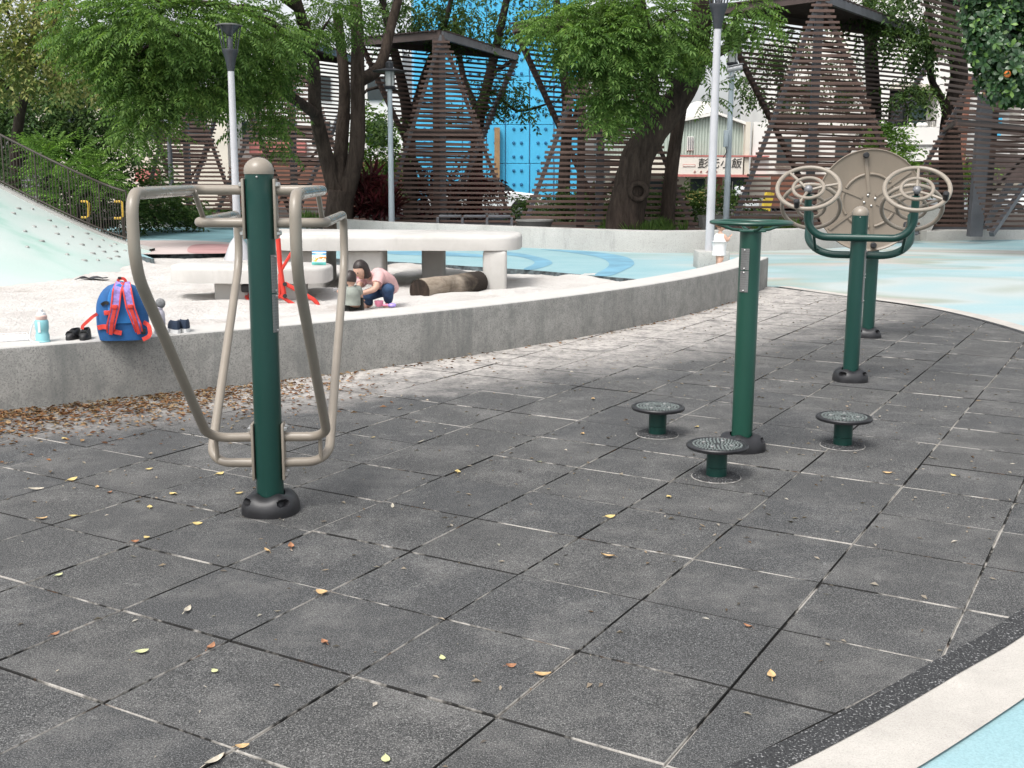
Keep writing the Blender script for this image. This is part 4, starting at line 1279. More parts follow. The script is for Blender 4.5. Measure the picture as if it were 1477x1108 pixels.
def hand(parent, wrist, d, palm_n, size):
    d = Vector(d).normalized(); n = Vector(palm_n).normalized(); n = (n - d * n.dot(d)).normalized(); s_ = d.cross(n); w = Vector(wrist)
    mb = MB()
    mb.ball(w + d * size * 0.30, (size * 0.22, size * 0.34, size * 0.11), 10, Matrix((s_, d, n)).transposed())
    for k, (o_, L) in enumerate(((-0.17, 0.40), (-0.06, 0.47), (0.06, 0.45), (0.17, 0.36))):
        a = w + d * size * 0.52 + s_ * o_ * size
        mb.tube([a, a + d * L * size * 0.5 + n * 0.04 * size, a + d * L * size * 0.85 + n * 0.16 * size], [size * 0.055, size * 0.05, size * 0.038], 6)
    a = w + d * size * 0.18 + s_ * size * -0.20
    mb.tube([a, a + d * size * 0.20 - s_ * size * 0.14 + n * size * 0.08, a + d * size * 0.36 - s_ * size * 0.13 + n * size * 0.16], [size * 0.065, size * 0.055, size * 0.04], 6)
    return mb.build('hand', SKIN, parent, smooth=60)

# woman crouching in the sand, turned to the child
wb = ground(545, 443, SANDZ)
k = FPX / wb.y; 
WM = thing('person', 'woman with a dark bob, pink T-shirt and jeans crouching in the sand', 'person', (wb.x, wb.y, SANDZ))
def q(px, py, y): return Vector(((px - 545) / k, y, (443 - py) / k))
N = {'pel': (q(560, 421, 0.20), 0.115), 'wai': (q(556, 409, 0.12), 0.105), 'che': (q(547, 401, -0.02), 0.118), 'nek': (q(535, 399, -0.10), 0.045), 'hd': (q(529, 393, -0.13), 0.05),
     'shl': (q(549, 398, -0.13), 0.055), 'ell': (q(546, 414, -0.26), 0.040), 'wrl': (q(525, 420, -0.33), 0.026),
     'shr': (q(526, 402, 0.02), 0.052), 'elr': (q(519, 414, -0.08), 0.038), 'wrr': (q(518, 421, -0.22), 0.026),
     'kl': (q(562, 414, -0.20), 0.066), 'al': (q(561, 438, 0.00), 0.038), 'tl': (q(557, 442, -0.14), 0.030),
     'kr': (q(527, 425, -0.14), 0.064), 'ar': (q(534, 440, 0.08), 0.038), 'tr': (q(526, 442, -0.06), 0.030)}
E_ = [('pel', 'wai'), ('wai', 'che'), ('che', 'nek'), ('nek', 'hd'), ('che', 'shl'), ('shl', 'ell'), ('ell', 'wrl'), ('che', 'shr'), ('shr', 'elr'), ('elr', 'wrr'),
      ('pel', 'kl'), ('kl', 'al'), ('al', 'tl'), ('pel', 'kr'), ('kr', 'ar'), ('ar', 'tr')]
skin_mesh('body', N, E_, SKIN, WM, 'pel')
def garment(name, chains, mat, parent, seg=16):
    mb = MB()
    for ch in chains:
        P = [Vector(p) for p, r in ch]; rr = [r for p, r in ch]; Q, RR = [], []
        for i in range(len(P) - 1):
            for t in np.linspace(0, 1, 5)[:-1]:
                p0, p1, p2, p3 = P[max(i - 1, 0)], P[i], P[i + 1], P[min(i + 2, len(P) - 1)]
                Q.append(0.5 * ((2 * p1) + (p2 - p0) * t + (2 * p0 - 5 * p1 + 4 * p2 - p3) * t * t + (3 * p1 - p0 - 3 * p2 + p3) * t ** 3)); RR.append(rr[i] + (rr[i + 1] - rr[i]) * t)
        Q.append(P[-1]); RR.append(rr[-1])
        mb.tube(Q, RR, seg, noise=0.035)
    return mb.build(name, mat, parent, smooth=80)
g_ = lambda key, f=1.0, r=None: (N[key][0], (r or N[key][1] + 0.012) * f)
mid = lambda a, b, t: N[a][0] + (N[b][0] - N[a][0]) * t
garment('shirt', [[(mid('pel', 'wai', 0.1), 0.122), (mid('pel', 'wai', 0.9), 0.122), (N['che'][0], 0.126), (mid('che', 'nek', 0.55), 0.095), (mid('che', 'nek', 0.95), 0.050)],
                [(mid('che', 'shl', 0.35), 0.085), (N['shl'][0], 0.074), (mid('shl', 'ell', 0.55), 0.064)], [(mid('che', 'shr', 0.35), 0.085), (N['shr'][0], 0.072), (mid('shr', 'elr', 0.6), 0.060)]], PINKT, WM)
skin_mesh('jeans', {'pel': g_('pel', 1.03), 'wai': (mid('pel', 'wai', 0.5), 0.112), 'hl': (mid('pel', 'kl', 0.45), 0.098), 'kl': g_('kl', 1.08), 'al': (mid('kl', 'al', 0.92), 0.055), 'hr': (mid('pel', 'kr', 0.5), 0.090), 'kr': g_('kr', 1.08), 'ar': (mid('kr', 'ar', 0.92), 0.055)},
          [('pel', 'wai'), ('pel', 'hl'), ('hl', 'kl'), ('kl', 'al'), ('pel', 'hr'), ('hr', 'kr'), ('kr', 'ar')], JEAN, WM, 'pel')
head(WM, q(524.5, 387.5, -0.20), 0.098, (-0.55, -0.72, -0.42), HAIR)
hand(WM, N['wrl'][0], (-1, -0.3, -0.15), (0, 0.2, -1), 0.115)
hand(WM, N['wrr'][0], (-0.6, -0.8, -0.3), (0, 0.2, -1), 0.115)

# toddler sitting with its back to the bar
tb = ground(509, 451, SANDZ); k2_ = FPX / tb.y
TD = thing('person', 'toddler in a grey-green shirt and dark shorts sitting in front of the crouching woman', 'person', (tb.x, tb.y, SANDZ))
def q2(px, py, y): return Vector(((px - 509) / k2_, y, (451 - py) / k2_))
N2 = {'pel': (q2(509, 442, 0.0), 0.080), 'wai': (q2(509, 432, 0.0), 0.078), 'che': (q2(508, 421, -0.02), 0.078), 'nek': (q2(507, 412, -0.02), 0.032), 'hd': (q2(507, 408, -0.02), 0.035),
      'shl': (q2(516, 418, 0.03), 0.034), 'ell': (q2(519, 427, 0.08), 0.027), 'wrl': (q2(520, 434, 0.16), 0.020),
      'shr': (q2(500, 419, 0.0), 0.034), 'elr': (q2(497, 429, 0.06), 0.027), 'wrr': (q2(502, 437, 0.15), 0.020),
      'kl': (q2(519, 441, 0.16), 0.042), 'al': (q2(523, 447, 0.26), 0.026), 'kr': (q2(496, 434, 0.20), 0.040), 'ar': (q2(485, 428, 0.34), 0.026), 'tr': (q2(480, 424, 0.40), 0.022)}
skin_mesh('body', N2, [('pel', 'wai'), ('wai', 'che'), ('che', 'nek'), ('nek', 'hd'), ('che', 'shl'), ('shl', 'ell'), ('ell', 'wrl'), ('che', 'shr'), ('shr', 'elr'), ('elr', 'wrr'), ('pel', 'kl'), ('kl', 'al'), ('pel', 'kr'), ('kr', 'ar'), ('ar', 'tr')], SKIN, TD, 'pel')
m2 = lambda a, b, t: N2[a][0] + (N2[b][0] - N2[a][0]) * t
garment('shirt', [[(m2('pel', 'wai', 0.2), 0.092), (N2['wai'][0], 0.092), (N2['che'][0], 0.090), (m2('che', 'nek', 0.6), 0.066), (m2('che', 'nek', 0.95), 0.038)],
                [(m2('che', 'shl', 0.4), 0.058), (N2['shl'][0], 0.052), (m2('shl', 'ell', 0.65), 0.044)], [(m2('che', 'shr', 0.4), 0.058), (N2['shr'][0], 0.052), (m2('shr', 'elr', 0.65), 0.044)]], GREYT, TD)
skin_mesh('shorts', {'pel': (N2['pel'][0], 0.092), 'hl': (m2('pel', 'kl', 0.5), 0.062), 'kl': (m2('pel', 'kl', 0.85), 0.055), 'hr': (m2('pel', 'kr', 0.5), 0.060), 'kr': (m2('pel', 'kr', 0.85), 0.052)},
          [('pel', 'hl'), ('hl', 'kl'), ('pel', 'hr'), ('hr', 'kr')], DKSHORT, TD, 'pel')
head(TD, q2(507, 402, 0.0), 0.078, (0.5, 0.85, -0.15), HAIR, bob=False)
hand(TD, N2['wrl'][0], (0.2, 1, -0.3), (0, 0, -1), 0.07)
hand(TD, N2['wrr'][0], (0.2, 1, -0.3), (0, 0, -1), 0.07)
MB().rbox(N2['tr'][0] + Vector((-0.02, 0.02, 0.0)), (0.075, 0.05, 0.045), 0.016).build('shoe', GREYK, TD)

# toys by the woman's foot
p = ground(549, 446, SANDZ)
TO = thing('sand_toy', 'pink and violet plastic sand toy lying beside the crouching woman', 'sand toy', (p.x, p.y, SANDZ))
MB().lathe([(0.03, 0.03), (0.05, 0.06), (0.055, 0.10), (0.045, 0.10)], (-0.02, 0, 0), 16).build('cup', TOYP, TO)
MB().tube([(0.02, 0, 0.05), (0.13, -0.02, 0.05)], 0.014, 8).build('handle', TOYP, TO)
MB().ball((0.14, -0.03, 0.05), (0.05, 0.04, 0.028), 12).build('scoop', TOYV, TO)

# small child in white behind the end of the seat wall
cb = ground(1036, 394, -0.016); kc = FPX / cb.y
CH = thing('person', 'small child in white standing behind the seat wall next to a white lamp pole', 'person', (cb.x, cb.y, -0.016), radians(0))
h_ = 0.82
N3 = {'pel': ((0, 0, 0.38), 0.082), 'wai': ((0, 0, 0.47), 0.078), 'che': ((0.0, 0, 0.56), 0.078), 'nek': ((0.0, 0, 0.635), 0.03), 'hd': ((0.01, 0, 0.67), 0.034),
      'shl': ((0.06, -0.06, 0.59), 0.034), 'ell': ((0.11, -0.08, 0.50), 0.028), 'wrl': ((0.15, -0.02, 0.56), 0.021), 'shr': ((-0.04, 0.07, 0.59), 0.034), 'elr': ((0.04, 0.10, 0.49), 0.027), 'wrr': ((0.13, 0.05, 0.54), 0.021),
      'kl': ((0.01, -0.055, 0.20), 0.045), 'al': ((-0.01, -0.055, 0.05), 0.03), 'tl': ((0.07, -0.055, 0.025), 0.026), 'kr': ((0.01, 0.055, 0.20), 0.045), 'ar': ((-0.01, 0.055, 0.05), 0.03), 'tr': ((0.07, 0.055, 0.025), 0.026)}
N3 = {a: (Vector(b[0]), b[1]) for a, b in N3.items()}
skin_mesh('body', N3, [('pel', 'wai'), ('wai', 'che'), ('che', 'nek'), ('nek', 'hd'), ('che', 'shl'), ('shl', 'ell'), ('ell', 'wrl'), ('che', 'shr'), ('shr', 'elr'), ('elr', 'wrr'), ('pel', 'kl'), ('kl', 'al'), ('al', 'tl'), ('pel', 'kr'), ('kr', 'ar'), ('ar', 'tr')], SKIN, CH, 'pel')
skin_mesh('dress', {'hem': (Vector((0, 0, 0.27)), 0.135), 'pel': (Vector((0, 0, 0.38)), 0.11), 'wai': (N3['wai'][0], 0.094), 'che': (N3['che'][0], 0.092), 'nek': (Vector((0, 0, 0.60)), 0.06), 'shl': (N3['shl'][0], 0.045), 'shr': (N3['shr'][0], 0.045)},
          [('hem', 'pel'), ('pel', 'wai'), ('wai', 'che'), ('che', 'nek'), ('che', 'shl'), ('che', 'shr')], WHITEC, CH, 'pel')
head(CH, (0.015, 0, 0.735), 0.078, (0.85, -0.35, -0.2), HAIRB, bob=False)
hand(CH, N3['wrl'][0], (0.7, 0.3, 0.6), (0.3, 0.2, 1), 0.07)
hand(CH, N3['wrr'][0], (0.7, -0.3, 0.5), (0.3, 0, 1), 0.07)

# ------------------------------------------------------------------ climbing mound, fence and handles (left)
ridge = [at(-190, 175, 21.8), at(-90, 226, 21.9), at(0, 271, 22.0), at(60, 301, 22.0), at(120, 329, 22.0), at(170, 349, 22.1), at(217, 362, 21.4)]
foot = [ground(-190, 424, SANDZ), ground(-90, 420, SANDZ), ground(0, 415, SANDZ), ground(60, 409, SANDZ), ground(120, 402, SANDZ), ground(165, 392, SANDZ), ground(219, 373, SANDZ)]
mb = MB(); vs, fs = [], []; nr, ncol = 14, 48
def cr(P, t):
    n = len(P) - 1; i = min(int(t * n), n - 1); f = t * n - i
    p0, p1, p2, p3 = P[max(i - 1, 0)], P[i], P[i + 1], P[min(i + 2, n)]
    return 0.5 * ((2 * p1) + (p2 - p0) * f + (2 * p0 - 5 * p1 + 4 * p2 - p3) * f * f + (3 * p1 - p0 - 3 * p2 + p3) * f ** 3)
def mound_pt(u, t):
    a, b = cr(foot, u), cr(ridge, u); p = a.lerp(b, t)
    p.z += 0.09 * sin(pi * t) * (1 - 0.5 * u) - 0.04 * (1 - t)
    return p
for j in range(nr + 1):
    for i in range(ncol + 1): vs.append(mound_pt(i / ncol, j / nr))
W_ = ncol + 1
for j in range(nr):
    for i in range(ncol): fs.append((j * W_ + i, j * W_ + i + 1, (j + 1) * W_ + i + 1, (j + 1) * W_ + i))
MO = mb.add(vs, fs).build('climbing_mound', MINT, kind='structure', smooth=80)
cop = MB()
for i in range(ncol):
    a, b = cr(ridge, i / ncol), cr(ridge, (i + 1) / ncol)
    u0, u1 = Vector((0, 0.28, 0)), Vector((0, 0.28, 0))
    d0 = Vector((0, -0.06, 0))
    cop.add([a + d0 + Vector((0, 0, 0.035)), b + d0 + Vector((0, 0, 0.035)), b + u1 + Vector((0, 0, 0.035)), a + u0 + Vector((0, 0, 0.035)), a + d0 - Vector((0, 0, 0.05)), b + d0 - Vector((0, 0, 0.05)), a + u0 - Vector((0, 0, 1.9)), b + u1 - Vector((0, 0, 1.9))],
            [(0, 1, 2, 3), (4, 5, 1, 0), (3, 2, 7, 6)])
cop.build('mound_coping', CONC, kind='structure', smooth=0)
holds = [(0.46, 0.90), (0.53, 0.82), (0.60, 0.83), (0.47, 0.62), (0.56, 0.62), (0.62, 0.66), (0.70, 0.75), (0.50, 0.45), (0.43, 0.52), (0.60, 0.50), (0.66, 0.55), (0.74, 0.60), (0.80, 0.72), (0.71, 0.42), (0.77, 0.50), (0.60, 0.34), (0.67, 0.28),
         (0.83, 0.55), (0.87, 0.62), (0.80, 0.35), (0.84, 0.40), (0.74, 0.30), (0.38, 0.70), (0.40, 0.80), (0.44, 0.35), (0.55, 0.74), (0.68, 0.86), (0.76, 0.84), (0.82, 0.84), (0.90, 0.42)]
for i, (u, t) in enumerate(holds):
    p = mound_pt(u, t)
    MB().ball((0, 0, 0), (0.045 + 0.015 * (i % 3), 0.035, 0.026), 10, Matrix.Rotation(i, 3, 'Z')).build('climbing_hold', HOLD, MO, smooth=60).location = p

f0, f1 = cr(ridge, 0.10), cr(ridge, 0.86)
FE = thing('railing', 'dark bronze metal railing climbing along the top of the mint mound', 'railing', (0, 0, 0))
off = Vector((0, 0.12, 0.05)); Hf = 0.98
us = np.linspace(0.06, 0.875, 62)
topP = [cr(ridge, u) + off + Vector((0, 0, Hf)) for u in us]
MB().tube(topP[::4] + [topP[-1]], 0.024, 8).build('top_rail', FENCEM, FE)
MB().tube([p - Vector((0, 0, Hf - 0.06)) for p in topP[::4] + [topP[-1]]], 0.018, 8).build('bottom_rail', FENCEM, FE)
bar = None
for i, p in enumerate(topP):
    post = i % 10 == 1
    if bar is None:
        bar = MB().lathe([(0.0085, -Hf), (0.0085, 0)], seg=8).build('baluster', FENCEM, FE, smooth=60); o = bar
    else:
        o = bar.copy(); COL.objects.link(o)
    o.location = p
    if post: o.scale = (2.0, 2.0, 1.0)
for px0, px1, py0, py1, lab in ((117, 128, 291, 314, 'yellow U-shaped grab handle seen through the railing bars'), (165, 177, 291, 315, 'yellow U-shaped grab handle just past the end of the railing')):
    Y_ = 23.2
    a, b, c_, d_ = at(px0, py0, Y_), at(px1, py0, Y_), at(px1, py1, Y_), at(px0, py1, Y_)
    t = thing('grab_handle', lab, 'grab handle', (b.x, b.y, c_.z), 0, 'yellow grab handles')
    MB().tube(fillet([a, b, c_, d_], 0.06, 5), 0.026, 10).build('bar', YELLOW, t, world=True)
    MB().tube([Vector((c_.x, c_.y, c_.z + 0.02)), Vector((c_.x, c_.y, -0.05))], 0.03, 10).build('stand', FENCEM, t, world=True)

# ------------------------------------------------------------------ lamps
def lamp_big(px, py, label, head_py, z0, conc=None):
    p = ground(px, py, z0)
    t = thing('street_lamp', label, 'lamp post', p, 0)
    k = FPX / p.y
    zf = at(px, head_py, p.y).z - z0
    MB().lathe([(0.073, 0), (0.066, zf * 0.5), (0.058, zf)], seg=20).build('pole', WPOLE, t)
    MB().lathe([(0.062, zf), (0.07, zf + 0.05), (0.10, zf + 0.22), (0.135, zf + 0.32), (0.150, zf + 0.36), (0.145, zf + 0.38), (0.03, zf + 0.385)], seg=22).build('funnel', DKMETAL, t)
    for i in range(6):
        a = i * pi / 3
        MB().tube([(0.13 * cos(a), 0.13 * sin(a), zf + 0.37), (0.21 * cos(a), 0.21 * sin(a), zf + 0.80)], 0.013, 6).build('cage_rod', DKMETAL, t)
    MB().lathe([(0.235, zf + 0.785), (0.24, zf + 0.80), (0.17, zf + 0.815), (0.03, zf + 0.82)], seg=26).build('hood', GREYC, t)
    MB().lathe([(0.02, zf + 0.60), (0.13, zf + 0.70), (0.20, zf + 0.784), (0.02, zf + 0.785)], seg=22).build('reflector', DKMETAL, t)
    MB().lathe([(0.03, zf + 0.385), (0.034, zf + 0.40), (0.034, zf + 0.56), (0.02, zf + 0.60)], seg=14).build('lamp_glass', GREYS, t)
    if conc == 'cone':
        MB().lathe([(0.27, -0.05), (0.26, 0.02), (0.15, 0.30), (0.075, 0.40)], seg=22).build('footing', WPOLE, t)
    elif conc == 'block':
        MB().rbox((0.04, 0, 0.13), (0.52, 0.5, 0.30), 0.03).build('footing', CONC, t)
    return t
lamp_big(344, 374, 'white lamp post on a conical footing, rising behind the green bar post', 103, SANDZ, 'cone')
lamp_big(1022, 386, 'white lamp post rising from behind the ring handle, its head above the picture', 42, -0.016, 'block')

def lamp_slim(px, Y, head_top_py, base_z, label, mat=GPOLE):
    b = at(px, 320, Y); t = thing('street_lamp', label, 'lamp post', (b.x, Y, base_z), 0)
    zt = at(px, head_top_py, Y).z - base_z
    MB().lathe([(0.075, 0), (0.065, zt * 0.4), (0.055, zt - 0.62)], seg=16).build('pole', mat, t)
    MB().lathe([(0.10, zt - 0.64), (0.13, zt - 0.60), (0.13, zt - 0.57), (0.08, zt - 0.56)], seg=18).build('collar', DKMETAL, t)
    MB().lathe([(0.10, zt - 0.565), (0.11, zt - 0.40), (0.11, zt - 0.22)], seg=18).build('lamp_glass', LAMPGLASS, t)
    MB().lathe([(0.40, zt - 0.245), (0.41, zt - 0.235), (0.13, zt - 0.17)], seg=26).build('hood', DKMETAL, t)
    MB().lathe([(0.09, zt - 0.175), (0.09, zt - 0.04), (0.04, zt)], seg=16).build('finial', DKMETAL, t)
    for i in range(4):
        a = i * pi / 2 + 0.4
        MB().tube([(0.12 * cos(a), 0.12 * sin(a), zt - 0.58), (0.12 * cos(a), 0.12 * sin(a), zt - 0.22)], 0.007, 6).build('cage_rod', DKMETAL, t)
    return t
lamp_slim(565, 26.8, 88, 0.19, 'slim grey lamp post right of the forked tree trunk')
L4 = lamp_slim(1047, 25.6, 52, 0.19, 'slim grey lamp post carrying a white security camera')
lamp_slim(250, 30.5, 150, 0.19, 'slim grey lamp post half hidden by leaves above the long beige bar', GREYS)
# security camera on the slim pole
c = at(1060, 99, 25.3)
SC = thing('security_camera', 'white bullet security camera fixed to the slim grey lamp post', 'security camera', c, radians(-20))
Mc = Matrix.Rotation(radians(80), 3, 'Y')
MB().lathe([(0.055, -0.17), (0.062, -0.16), (0.062, 0.15), (0.05, 0.17)], (0, 0, 0), 16, Mc).build('housing', WPOLE, SC)
MB().lathe([(0.045, 0.15), (0.045, 0.172), (0.02, 0.175)], (0, 0, 0), 14, Mc).build('lens', DKGLASS, SC)
MB().box((0.0, 0, 0.072), (0.36, 0.13, 0.012), Matrix.Rotation(radians(-10), 3, 'Y')).build('sun_hood', WPOLE, SC)
MB().tube(fillet([(-0.02, 0, -0.05), (-0.05, 0, -0.17), (-0.19, 0.12, -0.18)], 0.05), 0.022, 8).build('bracket', WPOLE, SC)
# cabinet box strapped to the same pole
c = at(1047, 200, 25.45)
JB = thing('junction_box', 'small grey junction box strapped to the slim lamp post with the camera', 'junction box', c)
MB().rbox((0, 0, 0), (0.10, 0.09, 0.36), 0.012).build('case', GPOLE, JB)
MB().tube(fillet([(0.0, -0.02, -0.18), (0.02, -0.06, -0.30), (-0.05, -0.04, -0.42)], 0.05), 0.010, 6).build('cable', BPBLACK, JB)

# ------------------------------------------------------------------ slatted shelters
unit = bpy.data.meshes.new('slat')
_u = MB().box((0, 0, 0), (1, 1, 1)); unit.from_pydata([tuple(v) for v in _u.v], [], _u.f); unit.materials.append(BROWN)
unit_r = unit.copy(); unit_r.materials.clear(); unit_r.materials.append(DKROOF)
ZB = 0.19
def shelter(label, A, BL, BR, L, R, F, pitch=0.118, posts=((0.0),), beams=True):
    """A: apex of the front screen; BL, BR: its feet; L, R: rear roof corners; F: foot of the rear screen"""
    t = thing('slatted_shelter', label, 'shelter', (A.x, A.y, ZB), 0, 'brown slatted shelters behind the planter wall')
    o0 = Vector((A.x, A.y, ZB))
    def slat(p, q, w, h, off, name='slat', me=unit):
        d = q - p; Ln = d.length
        if Ln < 0.12: return
        o = bpy.data.objects.new(name, me); COL.objects.link(o); o.parent = t
        n = Vector((d.y, -d.x, 0)).normalized()
        o.location = (p + q) / 2 + n * off - o0 + Vector((0, 0, random.uniform(-.004, .004)))
        o.rotation_euler = (random.uniform(-.12, .12), random.uniform(-.0035, .0035), atan2(d.y, d.x)); o.scale = (Ln, w, h * random.uniform(0.88, 1.1))
        return o
    def at_z(P, Q, z): return P + (Q - P) * ((z - P.z) / (Q.z - P.z))
    z = ZB + 0.12
    while z < A.z - 0.05:
        p, q = at_z(BL, A, z), at_z(BR, A, z); d = (q - p).normalized()
        slat(p - d * random.uniform(0.10, 0.16), q + d * random.uniform(0.10, 0.16), 0.030, 0.056, 0.07)
        zr = z
        p, q = at_z(F, L, zr), at_z(F, R, zr); d = (q - p).normalized()
        slat(p - d * random.uniform(0.10, 0.18), q + d * random.uniform(0.10, 0.18), 0.030, 0.052, 0.06)
        z += pitch
    def bm(name, a, b, w, h, mat): MB().beam(a, b, w, h).build(name, mat, t, world=True, smooth=0)
    bm('front_edge', BL, A, 0.09, 0.09, GREYS); bm('front_edge', BR, A, 0.09, 0.09, BROWNS)
    beams and bm('rear_edge', F + Vector((-0.06, 0, 0)), L, 0.11, 0.10, BROWNS); bm('rear_edge', F + Vector((0.06, 0, 0)), R, 0.11, 0.11, GREYS)
    bm('roof_edge', A, R, 0.10, 0.18, GREYS); bm('roof_edge', A, L, 0.10, 0.18, BROWNS); bm('roof_edge', L, R, 0.10, 0.16, BROWNS)
    for dx in posts:
        a = Vector((A.x + dx, A.y + 0.06, ZB - 0.1)); bm('post', a, Vector((a.x, a.y, A.z - 0.05)), 0.17, 0.14, GREYS if dx == 0 else BROWNS)
    zm = ZB + (A.z - ZB) * 0.5
    bm('cross_beam', at_z(BL, A, zm) + Vector((0, 0.02, 0)), at_z(BR, A, zm) + Vector((0, 0.02, 0)), 0.08, 0.12, BROWNS)
    bm('cross_beam', at_z(F, L, zm), at_z(F, R, zm), 0.08, 0.12, BROWNS)
    bm('base_beam', BL + Vector((0, 0, 0.06)), BR + Vector((0, 0, 0.06)), 0.10, 0.12, GREYS)
    bm('tie_beam', at_z(BL, A, zm), at_z(F, L, zm), 0.07, 0.09, BROWNS); bm('tie_beam', at_z(BR, A, zm), at_z(F, R, zm), 0.07, 0.09, BROWNS)
    bm('inner_brace', at_z(BL, A, ZB + .15) * 0.5 + A * 0.5 * 0 + at_z(BR, A, ZB + .15) * 0.5 + Vector((-0.6, 0.1, 0)), at_z(BR, A, zm) + Vector((0.1, 0.1, 0)), 0.06, 0.06, BROWNS)
    n = int((A - (L + R) / 2).length / 0.17)
    for i in range(1, n + 1):
        f = i / n
        p, q = A.lerp(L, f), A.lerp(R, f); d = (q - p).normalized()
        o = slat(p - d * 0.10, q + d * 0.10, 0.13, 0.035, 0.0, 'roof_slat', unit_r)
        if o: o.location.z = ((p + q) / 2).z - ZB + 0.11; o.rotation_euler = (0, -math.asin(max(-1, min(1, d.z))), atan2(d.y, d.x))
    return t
def foot_at(px, Y): p = at(px, 320, Y); return Vector((p.x, Y, ZB))
def apex(px, py, Y): return at(px, py, Y)
def rear(px, py, z):  # rear roof corner at the same height as the apex
    d = ray(px, py); s_ = (z - EYE) / d.z; return Vector((d.x * s_, d.y * s_, z))
def mk(label, ap, bl, br, lt, rt, ft, Y, posts=(0.0,), beams=True):
    A = apex(*ap, Y)
    L, R = rear(*lt, A.z), rear(*rt, A.z)
    L.y = min(L.y, Y + 7); R.y = min(R.y, Y + 8)
    Fp = foot_at(ft, (L.y + R.y) / 2)
    return shelter(label, A, foot_at(bl, Y - 0.1), foot_at(br, Y - 0.1), L, R, Fp, posts=posts, beams=beams)
mk('far left slatted shelter, mostly hidden by hanging leaves above the long beige bar', (262, 84), 205, 343, (190, 96), (330, 108), 266, 33.0)
mk('slatted shelter directly behind the forked tree trunk', (417, 52), 308, 526, (318, 66), (522, 92), 424, 30.0)
mk('slatted shelter between the forked trunk and the bright blue wall', (637, 51), 551, 740, (520, 61), (745, 83), 641, 28.5, (0.0, -0.15))
mk('slatted shelter behind the leaning tree, left of its trunk', (870, 19), 752, 1004, (742, 41), (1000, 92), 874, 24.9, (0.0, -0.42))
mk('tall slatted shelter behind the hand wheels with a deep roof corner pointing right', (1184, -4), 1053, 1325, (1034, 16), (1298, 79), 1190, 25.5)
mk('slatted shelter at the right picture edge beside the glossy-leaved tree', (1446, 40), 1283, 1570, (1318, -30), (1620, 60), 1428, 27.5, beams=False)
tq = MB().beam(Vector((at(1422, 138, 26.4).x, 26.4, 0.1)), Vector((at(1422, 138, 26.4).x, 26.4, at(1422, 138, 26.4).z)), 0.30, 0.2)
PT = thing('steel_post', 'thick grey steel post before the rightmost slatted shelter', 'post', (at(1422, 138, 26.4).x, 26.4, 0.1))
tq.build('shaft', GREYS, PT, world=True, smooth=0)
MB().beam(at(1421, 326, 26.35), at(1458, 262, 26.35), 0.14, 0.12).build('brace', GREYS, PT, world=True, smooth=0)

# ------------------------------------------------------------------ planters
p = at(771, 322, 24.3)
BW = thing('bowl_planter', 'wide grey concrete bowl planter standing behind the planter wall', 'planter', (p.x, 24.3, 0.19))
MB().lathe([(0.26, 0), (0.30, 0.03), (0.38, 0.26), (0.415, 0.30), (0.41, 0.33), (0.37, 0.33), (0.34, 0.28)], seg=30).build('bowl', GREYC, BW)
MB().lathe([(0.35, 0.285), (0.1, 0.30)], seg=20).build('soil', SOIL, BW)
p0 = ground(1328, 346)
TP = thing('trough_planter', 'tapered pale concrete trough planter partly behind the big beige disc', 'planter', (p0.x - 0.35, p0.y + 0.3, 0))
def frustum(mb, w0, d0, w1, d1, z0, z1):
    return mb.add([(-w0, -d0, z0), (w0, -d0, z0), (w0, d0, z0), (-w0, d0, z0), (-w1, -d1, z1), (w1, -d1, z1), (w1, d1, z1), (-w1, d1, z1)], [(0, 1, 5, 4), (1, 2, 6, 5), (2, 3, 7, 6), (3, 0, 4, 7)])
mb = MB(); frustum(mb, 0.50, 0.30, 0.72, 0.42, -0.05, 0.74); mb.add([(-.72, -.42, .74), (.72, -.42, .74), (.72, .42, .74), (-.72, .42, .74), (-.64, -.34, .74), (.64, -.34, .74), (.64, .34, .74), (-.64, .34, .74)], [(0, 1, 5, 4), (1, 2, 6, 5), (2, 3, 7, 6), (3, 0, 4, 7)])
mb.build('trough', CONC, TP, smooth=0)
mb = MB(); mb.add([(-.64, -.34, .69), (.64, -.34, .69), (.64, .34, .69), (-.64, .34, .69)], [(0, 1, 2, 3)]); mb.build('soil', SOIL, TP, smooth=0)
for px0, px1, Y_, lab in ((1010, 1062, 26.5, 'grey rectangular planter box behind the two lamp poles'), (1068, 1128, 27.0, 'long grey planter box behind the ring handle, right of the lamp poles')):
    a, b = at(px0, 305, Y_), at(px1, 305, Y_)
    t = thing('planter_box', lab, 'planter', ((a.x + b.x) / 2, Y_, 0.19)); w = (b.x - a.x) / 2
    mb = MB(); frustum(mb, w * 0.9, 0.25, w, 0.3, -0.05, 0.36); mb.build('box', GREYC, t, smooth=0)
    mb = MB(); mb.add([(-w, -.3, .36), (w, -.3, .36), (w, .3, .36), (-w, .3, .36)], [(0, 1, 2, 3)]); mb.build('soil', SOIL, t, smooth=0)
p = at(684, 322, 27.3)
SB = thing('steel_bench', 'low grey steel bench frame under the shelter left of the bowl planter', 'bench', (p.x, 26.9, 0.19))
a, b = at(632, 318, 26.9), at(738, 322, 26.9)
for i in range(3):
    x0, x1 = a.x + (b.x - a.x) * i / 3 + 0.03, a.x + (b.x - a.x) * (i + 1) / 3 - 0.03
    MB().rbox(((x0 + x1) / 2 - p.x, 0, 0.30), (x1 - x0, 0.42, 0.05), 0.008).build('seat_panel', GREYS, SB)
for i in range(4):
    x = a.x + (b.x - a.x) * i / 3
    MB().box((x - p.x, 0, 0.12), (0.06, 0.36, 0.30)).build('leg', GREYS, SB)

